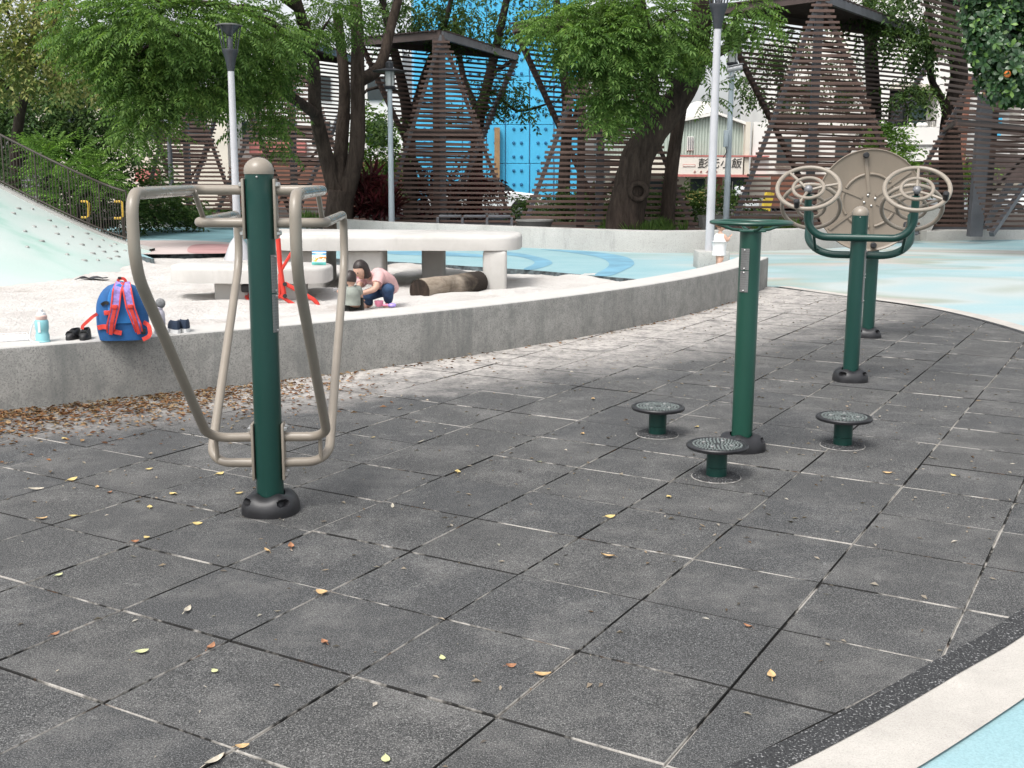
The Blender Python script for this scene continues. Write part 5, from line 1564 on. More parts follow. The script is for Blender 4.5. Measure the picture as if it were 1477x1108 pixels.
# ------------------------------------------------------------------ foliage
def leaf_tpl(kind):
    V, F_ = [], []
    def leaflet(c, d, n, L, W, fold=0.25):
        d = Vector(d).normalized(); n = Vector(n).normalized(); s_ = d.cross(n).normalized(); o = len(V)
        V.extend([c, c + d * L * 0.45 + s_ * W / 2 + n * W * fold, c + d * L - n * L * 0.10, c + d * L * 0.45 - s_ * W / 2 + n * W * fold])
        F_.extend([(o, o + 1, o + 2), (o, o + 2, o + 3)])
    def round_leaf(c, d, n, L, W):
        d = Vector(d).normalized(); n = Vector(n).normalized(); s_ = d.cross(n).normalized(); n = s_.cross(d); o = len(V)
        V.extend([c, c + d * L * .35 + s_ * W * .36 + n * W * .10, c + d * L * .72 + s_ * W * .46 + n * W * .08, c + d * L - n * L * .08, c + d * L * .72 - s_ * W * .46 + n * W * .08, c + d * L * .35 - s_ * W * .36 + n * W * .10])
        F_.extend([(o, o + 1, o + 5), (o + 1, o + 2, o + 5), (o + 2, o + 4, o + 5), (o + 2, o + 3, o + 4)])
    if kind == 'pinnate':
        for i in range(6):
            x = 0.10 + 0.40 * i / 5; z = -0.30 * (x / 0.5) ** 2 * 0.5
            for s_ in (-1, 1):
                leaflet(Vector((x, s_ * 0.008, z)), (0.45, s_ * 1.0, -0.55), (0, s_ * 0.25, 1), 0.135 + 0.02 * sin(i), 0.050)
        leaflet(Vector((0.50, 0, -0.15)), (1, 0, -0.75), (0.3, 0, 1), 0.14, 0.05)
    elif kind == 'rosette':
        for i in range(7):
            a = i * 2.399; 
            round_leaf(Vector((0, 0, 0)), (0.75 - 0.13 * i, cos(a), sin(a)), (1, -cos(a) * .5, 0.5 - sin(a) * .5), 0.125, 0.065)
    elif kind == 'small':
        for i in range(7):
            a = i * 2.399; x = 0.05 * i
            leaflet(Vector((x, 0, -0.02 * i)), (0.6 + cos(a) * 0.6, sin(a), -0.25), (0, 0.2 * sin(a), 1), 0.11, 0.055)
    elif kind == 'blade':
        for i in range(9):
            a = i * 2.399
            leaflet(Vector((cos(a) * .02, sin(a) * .02, 0)), (cos(a) * .45, sin(a) * .45, 1), (cos(a), sin(a), -0.4), 0.30, 0.022)
    elif kind == 'long':
        for i in range(10):
            a = i * 2.399
            leaflet(Vector((0, 0, 0.02 * i)), (cos(a), sin(a), 0.75 - 0.05 * i), (-cos(a), -sin(a), 1), 0.42, 0.06, 0.2)
    return np.array([tuple(v) for v in V]), np.array(F_)
TPL = {k: leaf_tpl(k) for k in ('pinnate', 'rosette', 'small', 'blade', 'long')}

def foliage(name, blobs, kind, mat, parent, size=1.0, clump=0.32, per=7, shell=0.55, droop=0.35, up=0.0):
    """blobs: (centre, radii, number of sprays); sprays stand in clumps spread through each blob"""
    V, F_ = TPL[kind]; nv = len(V); P, D, S_ = [], [], []
    for c, r, n in blobs:
        c = np.array(c); r = np.array(r); m = max(1, n // per)
        d = RNG.normal(size=(m, 3)); d /= np.linalg.norm(d, axis=1)[:, None]
        rad = RNG.uniform(shell ** 3, 1, (m, 1)) ** (1 / 3) * RNG.uniform(0.82, 1.12, (m, 1))
        cc = c + d * rad * r
        for q_ in range(per):
            j = RNG.normal(size=(m, 3)); j /= np.linalg.norm(j, axis=1)[:, None]
            P.append(cc + j * clump * size * RNG.uniform(0.2, 1, (m, 1)))
            dd = d * 0.8 + j * 0.9; dd[:, 2] = dd[:, 2] * 0.5 - droop + up; D.append(dd)
            S_.append(RNG.uniform(0.55, 1.35, m) * size)
    P, D, S_ = np.concatenate(P), np.concatenate(D), np.concatenate(S_)
    D /= np.linalg.norm(D, axis=1)[:, None]
    N = len(P)
    u = np.zeros((N, 3)); u[:, 2] = 1; u += RNG.normal(0, 0.25, (N, 3))
    y = np.cross(u, D); y /= np.linalg.norm(y, axis=1)[:, None] + 1e-9; z = np.cross(D, y)
    R_ = np.stack([D, y, z], 2)                         # columns
    W = np.einsum('nij,vj->nvi', R_, V) * S_[:, None, None] + P[:, None, :]
    W = W.reshape(-1, 3)
    if parent is not None:
        W = W - np.array(basis(parent).translation)
    Fa = (F_[None] + (np.arange(N) * nv)[:, None, None]).reshape(-1, 3)
    me = bpy.data.meshes.new(name)
    me.vertices.add(len(W)); me.vertices.foreach_set('co', W.astype(np.float32).ravel())
    me.loops.add(Fa.size); me.loops.foreach_set('vertex_index', Fa.astype(np.int32).ravel())
    me.polygons.add(len(Fa)); me.polygons.foreach_set('loop_start', np.arange(0, Fa.size, 3, dtype=np.int32))
    me.materials.append(mat); me.update(calc_edges=True)
    return link(name, me, parent)

def blob(px, py, wpx, hpx, Y, n, dep=None):
    c = at(px, py, Y); k_ = Y / FPX
    return (tuple(c), (wpx * k_, dep if dep else 0.8 * wpx * k_, hpx * k_), n)

def trunk(parent, paths, mat=BARK, seg=14, noise=0.07, name='trunk'):
    mb = MB()
    for pts, r0, r1 in paths:
        P = [Vector(p) for p in pts]; Q = []
        for i in range(len(P) - 1):
            for t in np.linspace(0, 1, 5)[:-1]:
                p0, p1, p2, p3 = P[max(i - 1, 0)], P[i], P[i + 1], P[min(i + 2, len(P) - 1)]
                Q.append(0.5 * ((2 * p1) + (p2 - p0) * t + (2 * p0 - 5 * p1 + 4 * p2 - p3) * t * t + (3 * p1 - p0 - 3 * p2 + p3) * t ** 3))
        Q.append(P[-1]); n = len(Q)
        mb.tube(Q, [r0 + (r1 - r0) * (i / (n - 1)) ** 0.8 for i in range(n)], seg, noise=noise)
    return mb.build(name, mat, parent, world=True, smooth=80)

def tree(name, label, base, group=None): 
    return thing(name, label, 'tree', base, 0, group)

# forked tree with the hanging compound leaves, left of centre
YT = 27.0
b_ = foot_at(490, YT)
T1 = tree('shade_tree', 'forked dark-trunked tree behind the white table, its leaves hanging over the left half', b_)
tp = lambda px, py, Y=YT: at(px, py, Y)
trunk(T1, [([foot_at(487, YT) + Vector((0, 0, -0.15)), tp(490, 295), tp(492, 275)], 0.38, 0.30),
           ([tp(488, 290), tp(470, 225), tp(455, 160, 26.6), tp(452, 90, 26), tp(430, 10, 25), tp(400, -90, 24)], 0.21, 0.10),
           ([tp(498, 285), tp(514, 220), tp(516, 120), tp(515, 40, 27.4), tp(508, -60, 28)], 0.22, 0.13),
           ([tp(488, 280), tp(493, 200, 27.4), tp(497, 120, 27.8), tp(486, 20, 28)], 0.20, 0.11),
           ([tp(520, 115), tp(548, 95, 27.6), tp(566, 30, 28), tp(590, -60, 28.4)], 0.17, 0.09),
           ([tp(456, 165, 26.6), tp(420, 140, 25.5), tp(380, 120, 24.5), tp(320, 90, 23.5), tp(250, 60, 22.5)], 0.14, 0.05),
           ([tp(452, 90, 26), tp(400, 40, 24.6), tp(330, 10, 23.4), tp(220, 0, 22.4)], 0.13, 0.05),
           ([tp(430, 10, 25), tp(330, -50, 23.5), tp(200, -60, 22.5)], 0.12, 0.05),
           ([tp(380, 120, 24.5), tp(340, 140, 24), tp(230, 170, 22.8)], 0.07, 0.03)])
foliage('crown', [blob(130, 34, 52, 40, 22.3, 390), blob(225, 45, 92, 58, 22.2, 1170), blob(196, 125, 50, 50, 22.4, 559), blob(208, 182, 27, 26, 22.3, 143), blob(255, 115, 56, 40, 22.6, 377),
                  blob(320, 45, 92, 52, 23.0, 910), blob(300, 128, 56, 26, 23.2, 260), blob(380, 168, 36, 26, 24.2, 143), blob(402, 60, 46, 52, 24.6, 364), blob(368, 105, 44, 38, 23.8, 286), blob(404, 205, 18, 13, 24.4, 33),
                  blob(470, 22, 64, 28, 26.0, 286), blob(150, 85, 30, 24, 22.6, 78),
                  blob(230, -130, 210, 70, 23.0, 546, 2.4), blob(480, -110, 170, 70, 26, 546, 2.4)], 'pinnate', LEAFB, T1, 0.74, per=17, clump=0.36, shell=0.30, droop=0.22)
def twigs(root, hubs, blobs, n=3):
    for c, r, k_ in blobs:
        for _ in range(n):
            e = Vector(c) + Vector((random.uniform(-.7, .7) * r[0], random.uniform(-.6, .6) * r[1], random.uniform(-.5, .5) * r[2]))
            h = min(hubs, key=lambda q_: (q_ - e).length)
            m = h.lerp(e, 0.5) + Vector((random.uniform(-.15, .15), random.uniform(-.15, .15), random.uniform(0.05, 0.3)))
            MB().tube([h, h.lerp(m, 0.5) + Vector((0, 0, .05)), m, m.lerp(e, 0.5) + Vector((0, 0, 0.05)), e], [0.040, 0.034, 0.027, 0.019, 0.008], 6).build('branch', BARK, root, world=True, smooth=80)
T1B = [blob(128, 30, 48, 36, 22.3, 1), blob(225, 40, 84, 52, 22.2, 1), blob(196, 120, 46, 46, 22.4, 1), blob(205, 178, 26, 26, 22.3, 1), blob(320, 40, 84, 46, 23, 1), blob(300, 128, 52, 26, 23.2, 1), blob(380, 165, 40, 28, 24.2, 1), blob(402, 60, 46, 52, 24.6, 1), blob(465, 20, 60, 26, 26, 1)]
twigs(T1, [tp(420, 140, 25.5), tp(380, 120, 24.5), tp(320, 90, 23.5), tp(250, 60, 22.5), tp(330, 10, 23.4), tp(220, 0, 22.4), tp(230, 170, 22.8), tp(452, 90, 26)], T1B, 4)
# leaning tree, centre right
YL = 23.9
T2 = tree('shade_tree', 'leaning thick-trunked tree with knotted bark growing behind the planter wall, centre right', foot_at(908, YL))
tl_ = lambda px, py, Y=YL: at(px, py, Y)
trunk(T2, [([foot_at(903, YL) + Vector((0, 0, -0.2)), tl_(904, 300), tl_(912, 265), tl_(921, 225), tl_(938, 195), tl_(962, 165), tl_(985, 130), tl_(1000, 95, 23.6), tl_(1012, 20, 23.2), tl_(1015, -70, 23)], 0.44, 0.20),
           ([tl_(924, 225), tl_(935, 175), tl_(940, 120, 23.4), tl_(930, 50, 22.8), tl_(915, -40, 22.4)], 0.22, 0.10),
           ([foot_at(962, 24.6), tl_(968, 250, 24.6), tl_(978, 180, 24.6), tl_(990, 110, 24.4)], 0.17, 0.12),
           ([tl_(985, 130), tl_(940, 90, 23), tl_(880, 70, 22.3), tl_(820, 60, 22)], 0.11, 0.04),
           ([tl_(1000, 95, 23.6), tl_(1050, 70, 23), tl_(1090, 40, 22.6)], 0.10, 0.04)], seg=18, noise=0.09)
MB().torus(at(921, 276, YL - 0.40), 0.17, 0.06, Matrix.Rotation(pi / 2, 3, 'X'), 20, 8).build('burl', BARK, T2, world=True, smooth=80)
foliage('crown', [blob(812, 48, 38, 32, 22.0, 208), blob(872, 68, 62, 40, 22.2, 546), blob(940, 34, 78, 38, 22.4, 650), blob(905, 92, 50, 28, 22.4, 338), blob(893, 142, 36, 24, 22.5, 208), blob(880, 176, 20, 13, 22.4, 65), blob(1000, 70, 30, 20, 22.8, 78),
                  blob(1010, 60, 26, 26, 22.8, 78), blob(1070, 18, 44, 22, 22.8, 156), blob(1092, 44, 22, 14, 22.9, 39), blob(1020, 145, 14, 12, 23.0, 18), blob(845, 8, 66, 26, 22.4, 260),
                  blob(940, -115, 190, 60, 23, 468, 2.4)], 'pinnate', LEAFB, T2, 0.74, per=17, clump=0.36, shell=0.30, droop=0.22)

twigs(T2, [tl_(940, 120, 23.4), tl_(930, 50, 22.8), tl_(940, 90, 23), tl_(880, 70, 22.3), tl_(820, 60, 22), tl_(1050, 70, 23), tl_(1000, 95, 23.6)], [blob(812, 48, 38, 32, 22.0, 1), blob(872, 68, 62, 40, 22.2, 1), blob(940, 34, 78, 38, 22.4, 1), blob(905, 92, 50, 28, 22.4, 1), blob(893, 142, 36, 24, 22.5, 1), blob(1070, 18, 44, 22, 22.8, 1)], 4)
# trees further back
def back_tree(label, px, Y, stems, blobs, kind, lmat, bmat=BARK2, size=1.0, per=7, group=None, r=0.18):
    t = tree('background_tree', label, foot_at(px, Y), group)
    ps = [([foot_at(px, Y)] + [at(a, b, Y + (c[0] if c else 0)) for a, b, *c in st], r0, r1) for st, r0, r1 in stems]
    trunk(t, ps, bmat, 10)
    foliage('crown', blobs, kind, lmat, t, size, per=per, clump=0.35)
    return t
back_tree('dark slim-stemmed tree between the forked trunk and the slatted shelter', 592, 31.5, [([(590, 200), (580, 120), (560, 40), (540, -60)], 0.22, 0.08), ([(590, 200), (612, 110), (640, 40), (660, -40)], 0.16, 0.06), ([(585, 150), (530, 130), (500, 180)], 0.07, 0.03)],
          [blob(560, 20, 50, 32, 31, 160), blob(620, 18, 54, 28, 31.5, 150), blob(545, 170, 26, 36, 31, 80), blob(560, 250, 26, 30, 31.4, 90), blob(680, 30, 44, 28, 32, 100), blob(600, -70, 140, 60, 31.5, 360), blob(600, 50, 60, 24, 31, 120)], 'small', LEAFD, size=1.2)
back_tree('dark many-branched tree against the bright blue wall', 684, 34.0, [([(686, 250), (690, 180), (706, 110), (722, 40), (740, -40)], 0.26, 0.09), ([(690, 180), (668, 110), (655, 20)], 0.17, 0.06), ([(700, 130), (735, 90), (770, 50)], 0.10, 0.04), ([(700, 140), (745, 160), (790, 150)], 0.08, 0.03)],
          [blob(722, 132, 40, 17, 33.4, 110), blob(690, 148, 26, 13, 33.6, 40), blob(755, 150, 24, 11, 33.4, 36), blob(700, 16, 54, 22, 34, 70), blob(750, 26, 34, 20, 34, 40), blob(720, -60, 140, 46, 34, 260), blob(730, 60, 40, 14, 34, 30)], 'small', LEAFD, size=1.2)
back_tree('dark tree with two stems standing behind the left part of the leaning tree shelter', 812, 33.0, [([(814, 250), (818, 150), (808, 60), (800, -30)], 0.22, 0.09), ([(814, 230), (835, 150), (860, 60)], 0.12, 0.05)],
          [blob(800, 20, 50, 30, 32.5, 90), blob(840, 120, 30, 24, 32.5, 60), blob(820, -80, 120, 50, 33, 160)], 'small', LEAFD, size=1.2)
back_tree('dark forked tree between the tall shelter and the right picture edge', 1372, 30.0, [([(1372, 260), (1370, 180), (1384, 110), (1372, 40), (1362, -60)], 0.36, 0.16), ([(1366, 170), (1342, 110), (1346, 50), (1330, -20)], 0.12, 0.06), ([(1384, 110), (1400, 60), (1420, -10)], 0.12, 0.06)],
          [blob(1300, 15, 54, 30, 29.5, 240), blob(1330, 60, 36, 24, 29.2, 130), blob(1322, 132, 32, 13, 29, 110), blob(1288, 60, 24, 18, 29, 60), blob(1360, 15, 46, 34, 29.6, 160), blob(1340, -90, 150, 60, 30, 260)], 'small', LEAFD, size=1.2)
back_tree('dark straight tree trunk behind the roof corner of the tall shelter', 1258, 32.0, [([(1256, 250), (1260, 160), (1256, 60), (1250, -60)], 0.26, 0.16)],
          [blob(1240, 10, 44, 34, 31.5, 130), blob(1262, 180, 18, 24, 31.4, 40), blob(1110, 120, 44, 44, 33, 190), blob(1195, 120, 44, 50, 33.5, 190), blob(1140, 70, 60, 30, 33, 160), blob(1240, -90, 110, 50, 32, 160)], 'small', LEAFD, size=1.2)
# right edge: glossy broad leaves with one ripe fruit
T6 = tree('fruit_tree', 'glossy broad-leaved tree with one orange fruit at the upper right edge', foot_at(1560, 21.5))
trunk(T6, [([foot_at(1560, 21.5), at(1550, 150, 21.5), at(1530, 60, 21.3), at(1500, -40, 21)], 0.20, 0.10), ([at(1535, 90, 21.4), at(1480, 60, 20.8), at(1430, 50, 20.5)], 0.07, 0.03)], BARK2)
foliage('crown', [blob(1440, 50, 42, 44, 20.3, 420), blob(1470, 98, 46, 38, 20.4, 420), blob(1490, 30, 64, 56, 20.6, 420), blob(1436, 8, 40, 28, 20.4, 220), blob(1452, 122, 28, 20, 20.3, 120), blob(1520, -70, 110, 70, 21.2, 300), blob(1560, 60, 60, 80, 21, 300)], 'rosette', LEAFG, T6, 1.0, per=6, clump=0.28, droop=-0.25)
MB().ball(at(1453, 107, 19.95), 0.062, 12).build('fruit', ORANGE, T6, world=True)
# far left: yellowing tree, evergreen and shrubs above the railing
T7 = tree('yellowing_tree', 'thin tree with yellowing leaves and bare twigs in the upper left corner', foot_at(20, 27.0))
trunk(T7, [([foot_at(20, 27), at(25, 190, 27), at(45, 90, 26.6), at(60, -40, 26)], 0.16, 0.07), ([at(40, 110, 26.6), at(80, 60, 26), at(120, 20, 25.6)], 0.05, 0.02), ([at(30, 150, 27), at(-20, 90, 26), at(-80, 20, 25.6)], 0.06, 0.03), ([at(44, 90, 26.6), at(20, 40, 26), at(5, 0, 25.6)], 0.05, 0.02), ([at(70, 60, 26.2), at(110, 90, 25.8), at(150, 95, 25.5)], 0.03, 0.012)], BARK)
foliage('crown', [blob(25, 36, 50, 32, 25.6, 190), blob(66, 82, 54, 32, 25.6, 210), blob(8, 105, 42, 30, 25.6, 160), blob(108, 108, 36, 22, 25.6, 80), blob(66, 8, 50, 18, 25.8, 80), blob(-60, 60, 60, 60, 26, 160), blob(20, -80, 110, 50, 26, 130)], 'small', LEAFY, T7, 1.15, per=5, clump=0.4)
T8 = tree('evergreen_tree', 'dense dark green tree filling the left edge behind the yellowing branches', foot_at(70, 33.0))
trunk(T8, [([foot_at(70, 33), at(75, 200, 33), at(80, 60, 33), at(85, -60, 33)], 0.30, 0.12)], BARK2)
foliage('crown', [blob(30, 155, 60, 40, 31.5, 480), blob(115, 145, 60, 45, 32, 480), blob(60, 90, 80, 50, 33, 360), blob(170, 100, 50, 50, 33, 200), blob(145, 195, 50, 30, 32.4, 300), blob(-60, 120, 80, 90, 32, 400), blob(60, -20, 140, 60, 33.5, 300), blob(20, 205, 64, 26, 31.5, 280)], 'small', LEAFD, T8, 1.35, per=7, clump=0.45)
def shrub(name, label, px, Y, blobs, kind, mat, size=1.0, stems=4, per=6, up=0.3):
    t = thing(name, label, 'shrub', foot_at(px, Y))
    base = foot_at(px, Y); mb = MB()
    for i in range(stems):
        c, r, n = blobs[i % len(blobs)]; e = Vector(c) + Vector((random.uniform(-.5, .5) * r[0], random.uniform(-.3, .3) * r[1], 0))
        mb.tube([base + Vector((random.uniform(-.1, .1), 0, -0.05)), base.lerp(e, 0.5) + Vector((random.uniform(-.1, .1), 0, 0.1)), e], [0.03, 0.02, 0.008], 6)
    mb.build('stems', BARK2, t, world=True, smooth=60)
    foliage('leaves', blobs, kind, mat, t, size, per=per, droop=0.0, up=up)
    return t
shrub('shrub', 'bright yellow-green shrub rising behind the bronze railing', 110, 25.5, [blob(92, 232, 46, 26, 25.2, 260), blob(138, 258, 30, 20, 25.2, 130), blob(64, 214, 24, 14, 25.2, 70), blob(100, 275, 60, 30, 25.6, 200)], 'pinnate', LEAFS, 0.6)
shrub('shrub', 'dark shrub mass at the low end of the bronze railing', 150, 27.2, [blob(150, 300, 60, 36, 27, 420), blob(60, 280, 90, 40, 27, 420), blob(205, 275, 30, 46, 27.6, 220)], 'small', LEAFD, 1.1)
shrub('shrub', 'low dark shrub left of the far left shelter by the pale kerb', 225, 29.0, [blob(225, 300, 36, 26, 28.8, 260), blob(262, 312, 24, 12, 28.8, 90)], 'small', LEAFD, 1.0)
shrub('red_leaved_plant', 'dark red spiky plant at the foot of the forked trunk', 541, 27.6, [blob(541, 288, 22, 26, 27.4, 60), blob(528, 305, 16, 14, 27.4, 26), blob(555, 302, 16, 16, 27.4, 30)], 'long', LEAFR, 1.0, up=0.6)
shrub('red_leaved_shrub', 'dark red hedge-like shrub behind the shelter left of the blue wall', 660, 33.0, [blob(640, 285, 50, 30, 32.5, 420), blob(690, 290, 30, 26, 32.5, 240), blob(590, 295, 24, 22, 32.5, 140)], 'small', LEAFR, 1.1)
shrub('hedge', 'low dark hedge behind the lamp poles below the restaurant sign', 980, 30.0, [blob(930, 300, 46, 14, 29.5, 260), blob(985, 298, 50, 14, 29.5, 320), blob(1035, 300, 46, 14, 29.5, 260)], 'small', LEAFD, 1.0)
shrub('hedge', 'dark hedge in the shade behind the bowl planter', 820, 31.0, [blob(790, 300, 40, 16, 30.5, 260), blob(850, 300, 40, 16, 30.5, 260)], 'small', LEAFD, 1.0)
shrub('shrub', 'leafy green shrub peeping above the big beige disc', 1288, 28.5, [blob(1282, 210, 28, 20, 28.2, 200), blob(1300, 235, 24, 22, 28.2, 150), blob(1290, 275, 34, 30, 28.4, 200)], 'small', LEAFS, 0.9)
shrub('shrub', 'bright lime shrub seen through the slats of the rightmost shelter', 1398, 33.0, [blob(1396, 258, 20, 18, 33, 200)], 'small', LEAFS, 1.0)
shrub('shrub', 'pale green shrub showing between the forked trunk and the slim lamp post', 540, 34.0, [blob(540, 215, 30, 46, 34, 360), blob(545, 265, 24, 30, 34, 160)], 'small', LEAFS, 1.2)

# grass tufts on the planting bed
gb = []
for px, Y_, w, n in ((930, 23.6, 34, 150), (960, 23.9, 20, 60), (1130, 25.0, 24, 110), (1105, 24.4, 14, 40), (270, 30.3, 60, 120), (330, 30.2, 40, 80), (880, 24.2, 14, 20), (445, 28.2, 30, 40)):
    c = at(px, 320, Y_); gb.append(((c.x, Y_, 0.21), (w * Y_ / FPX, 0.35, 0.02), n))
tag(foliage('grass', gb, 'blade', GRASSM, None, 0.9, clump=0.16, per=4, shell=0.0, droop=0, up=0.1), kind='stuff')

# ------------------------------------------------------------------ far buildings
YB = 46.0
def bx_px(mb, x0, x1, y0, y1, Y, dep, inset=0.0):
    a, b = at(x0, y1, Y), at(x1, y0, Y)
    return mb.box(((a.x + b.x) / 2, Y + dep / 2 + inset, (a.z + b.z) / 2), (b.x - a.x, dep, b.z - a.z))
BH = thing('blue_building', 'bright cyan panelled wall with rows of bolts behind the slatted shelters', 'building', (at(720, 290, YB).x, YB, 0))
bx_px(MB(), 596, 846, -170, 292, YB + 0.16, 6).build('wall', CYANL, BH, world=True, smooth=0)
seams = [597, 632, 667, 702, 729, 764, 799, 845]
rows = [-168, -100, -30, 40, 110, 180, 236, 291]
boltme = None
bm_n = 0
for i in range(len(seams) - 1):
    for j in range(len(rows) - 1):
        a, b = at(seams[i] + 0.6, rows[j + 1] - 0.5, YB), at(seams[i + 1] - 0.6, rows[j] + 0.5, YB)
        MB().rbox(((a.x + b.x) / 2, YB + 0.12, (a.z + b.z) / 2), (b.x - a.x, 0.2, b.z - a.z), 0.008, seg=1).build('panel', CYAN, BH, world=True, smooth=0)
bolts = MB()
for j in range(18):
    for px in (741, 752, 776, 787, 678, 690, 714, 612, 622, 810, 822):
        py = 266 - j * 20
        c = at(px, py, YB)
        bolts.lathe([(0.065, 0.0), (0.065, 0.03), (0.04, 0.06)], (c.x, YB + 0.02, c.z), 8, Matrix.Rotation(pi / 2, 3, 'X'))
bo = bolts.build('anchor_bolt', CYAND, BH, world=True); bo['kind'] = 'stuff'
bx_px(MB(), 596, 846, 291.4, 299, YB - 0.2, 0.3).build('base_strip', GREYC, BH, world=True, smooth=0)
bx_px(MB(), 640, 672, 279, 291, YB - 0.35, 0.2).build('notice_strip', SIGNR, BH, world=True, smooth=0)
bx_px(MB(), 713, 721, 184, 262, YB - 0.3, 0.25).build('timber_board', WOOD, BH, world=True, smooth=0)

YR = 47.0
RS = thing('restaurant', 'pale green corrugated shop front with a cream restaurant signboard', 'building', (at(1010, 300, YR).x, YR, 0))
def gable(name, pts, Y, dep, mat, par):
    P = [at(px, py, Y) for px, py in pts]; n = len(P)
    vs = [Vector((p.x, Y, p.z)) for p in P] + [Vector((p.x, Y + dep, p.z)) for p in P]
    fs = [tuple(range(n)), tuple(range(n, 2 * n))[::-1]] + [(i, n + i, n + (i + 1) % n, (i + 1) % n) for i in range(n)]
    return MB().add(vs, fs).build(name, mat, par, world=True, smooth=0)
gable('upper_wall', [(872, 226), (1072, 226), (1072, 178), (1036, 165), (985, 174), (872, 196)], YR, 6, PGREEN, RS)
for i in range(48):
    px = 874 + i * 4.1
    ytop = 197 - (px - 872) * 0.2 if px < 985 else (174 - (px - 985) * 0.17 if px < 1036 else 166 + (px - 1036) * 0.35)
    a, b = at(px, 225.5, YR), at(px, ytop + 1, YR)
    if i == 0: pass
    MB().box((a.x, YR - 0.03, (a.z + b.z) / 2), (0.05, 0.05, b.z - a.z)).build('corrugation_rib', PGREEN, RS, world=True, smooth=0)
gable('roof_edge', [(980, 176), (980, 171), (1036, 161), (1076, 176), (1076, 180), (1036, 165)], YR - 0.3, 6.6, WHITEW, RS)
gable('white_gable', [(985, 171), (1030, 161), (1030, 148), (1005, 146)], YR + 0.3, 4, WHITEW, RS)
bx_px(MB(), 1073, 1083, 176, 252, YR - 0.4, 0.4).build('corner_post', CREAMW, RS, world=True, smooth=0)
sgn = bx_px(MB(), 978, 1072, 226, 252, YR - 0.5, 0.3).build('signboard', SIGNW, RS, world=True, smooth=0)
for y0, y1 in ((224.4, 225.9), (252.2, 255)): bx_px(MB(), 977, 1110, y0, y1, YR - 0.52, 0.34).build('sign_trim', SIGNR, RS, world=True, smooth=0)
bx_px(MB(), 880, 977, 226, 252, YR - 0.3, 0.2).build('side_signboard', CREAMW, RS, world=True, smooth=0)
bx_px(MB(), 1084, 1112, 176, 252, YR - 0.2, 0.3).build('side_wall', WHITEW, RS, world=True, smooth=0)
def lettering(txt, px, py, hpx, Y, mat, par, name='lettering'):
    cu = bpy.data.curves.new(name, 'FONT'); cu.body = txt; cu.size = hpx / FPX * Y; cu.align_x = 'CENTER'; cu.align_y = 'CENTER'; cu.extrude = 0.01; cu.shear = 0.12
    cu.materials.append(mat); o = bpy.data.objects.new(name, cu); COL.objects.link(o)
    bpy.context.view_layer.update()
    me = bpy.data.meshes.new_from_object(o.evaluated_get(bpy.context.evaluated_depsgraph_get()))
    bpy.data.objects.remove(o); bpy.data.curves.remove(cu)
    o = link(name, me, par)
    p = at(px, py, Y); o.location = Vector((p.x, Y, p.z)) - basis(par).translation; o.rotation_euler = (pi / 2, 0, 0)
    return o
YS = YR - 0.515
for ch, px in (('彭', 1013.5), ('元', 1030), ('小', 1046), ('飯', 1062)):
    lettering(ch, px, 236.5, 15, YS, INK, RS)
for px in (1002, 1011, 1020, 1033): lettering('品', px, 248, 3.2, YS, SIGNR, RS)
bx_px(MB(), 985, 1003, 237.2, 240.8, YS - 0.0, 0.02).build('name_strip', SIGNR, RS, world=True, smooth=0)
bx_px(MB(), 985.6, 1002.4, 237.9, 240.1, YS - 0.012, 0.02).build('name_strip', SIGNW, RS, world=True, smooth=0)
bx_px(MB(), 872, 1112, 255, 300, YR + 0.9, 4).build('ground_floor', CREAMW, RS, world=True, smooth=0)
bx_px(MB(), 996, 1017, 258, 275, YR + 0.7, 0.3).build('window', DKGLASS, RS, world=True, smooth=0)
bx_px(MB(), 990, 1016, 276, 296, YR + 0.6, 0.3).build('counter', mat_paint('yellow_counter', (0.60, 0.50, 0.16), 0.5), RS, world=True, smooth=0)
bx_px(MB(), 1032, 1042, 256, 298, YR + 0.6, 0.3).build('pillar', BRICKR, RS, world=True, smooth=0)
bx_px(MB(), 1050, 1082, 256, 300, YR + 0.7, 0.3).build('doorway', DKGLASS, RS, world=True, smooth=0)
bx_px(MB(), 1055, 1057, 262, 300, YR + 0.55, 0.1).build('door_frame', WHITEW, RS, world=True, smooth=0)
bx_px(MB(), 925, 960, 260, 292, YR + 0.7, 0.3).build('shop_window', DKGLASS, RS, world=True, smooth=0)
wn_ = bx_px(MB(), 991, 1001, 197, 217, YR - 0.1, 0.12).build('window_grille', WHITEW, RS, world=True, smooth=0)
for i in range(3): bx_px(MB(), 992.5 + i * 3, 994 + i * 3, 198, 216, YR - 0.14, 0.04).build('grille_bar', GREYS, wn_, world=True, smooth=0)

YA = 48.0
AP = thing('apartment_building', 'cream apartment house with a recessed balcony window behind the tall shelter', 'building', (at(1330, 300, YA).x, YA, 0))
bx_px(MB(), 1262, 1460, -40, 122, YA, 8).build('wall', WHITEW, AP, world=True, smooth=0)
bx_px(MB(), 1262, 1460, 184, 232, YA, 8).build('wall', WHITEW, AP, world=True, smooth=0)
bx_px(MB(), 1262, 1284, 122, 184, YA, 8).build('wall', WHITEW, AP, world=True, smooth=0)
bx_px(MB(), 1351, 1460, 122, 184, YA, 8).build('wall', WHITEW, AP, world=True, smooth=0)
bx_px(MB(), 1284, 1351, 122, 184, YA + 1.4, 0.3).build('balcony_back', DKGLASS, AP, world=True, smooth=0)
wf = bx_px(MB(), 1310, 1338, 148, 178, YA + 1.2, 0.1).build('window', GLASSG, AP, world=True, smooth=0)
for x0, x1 in ((1309, 1311), (1336, 1346)): bx_px(MB(), x0, x1, 147, 179, YA + 1.1, 0.1).build('window_frame', WHITEW, wf, world=True, smooth=0)
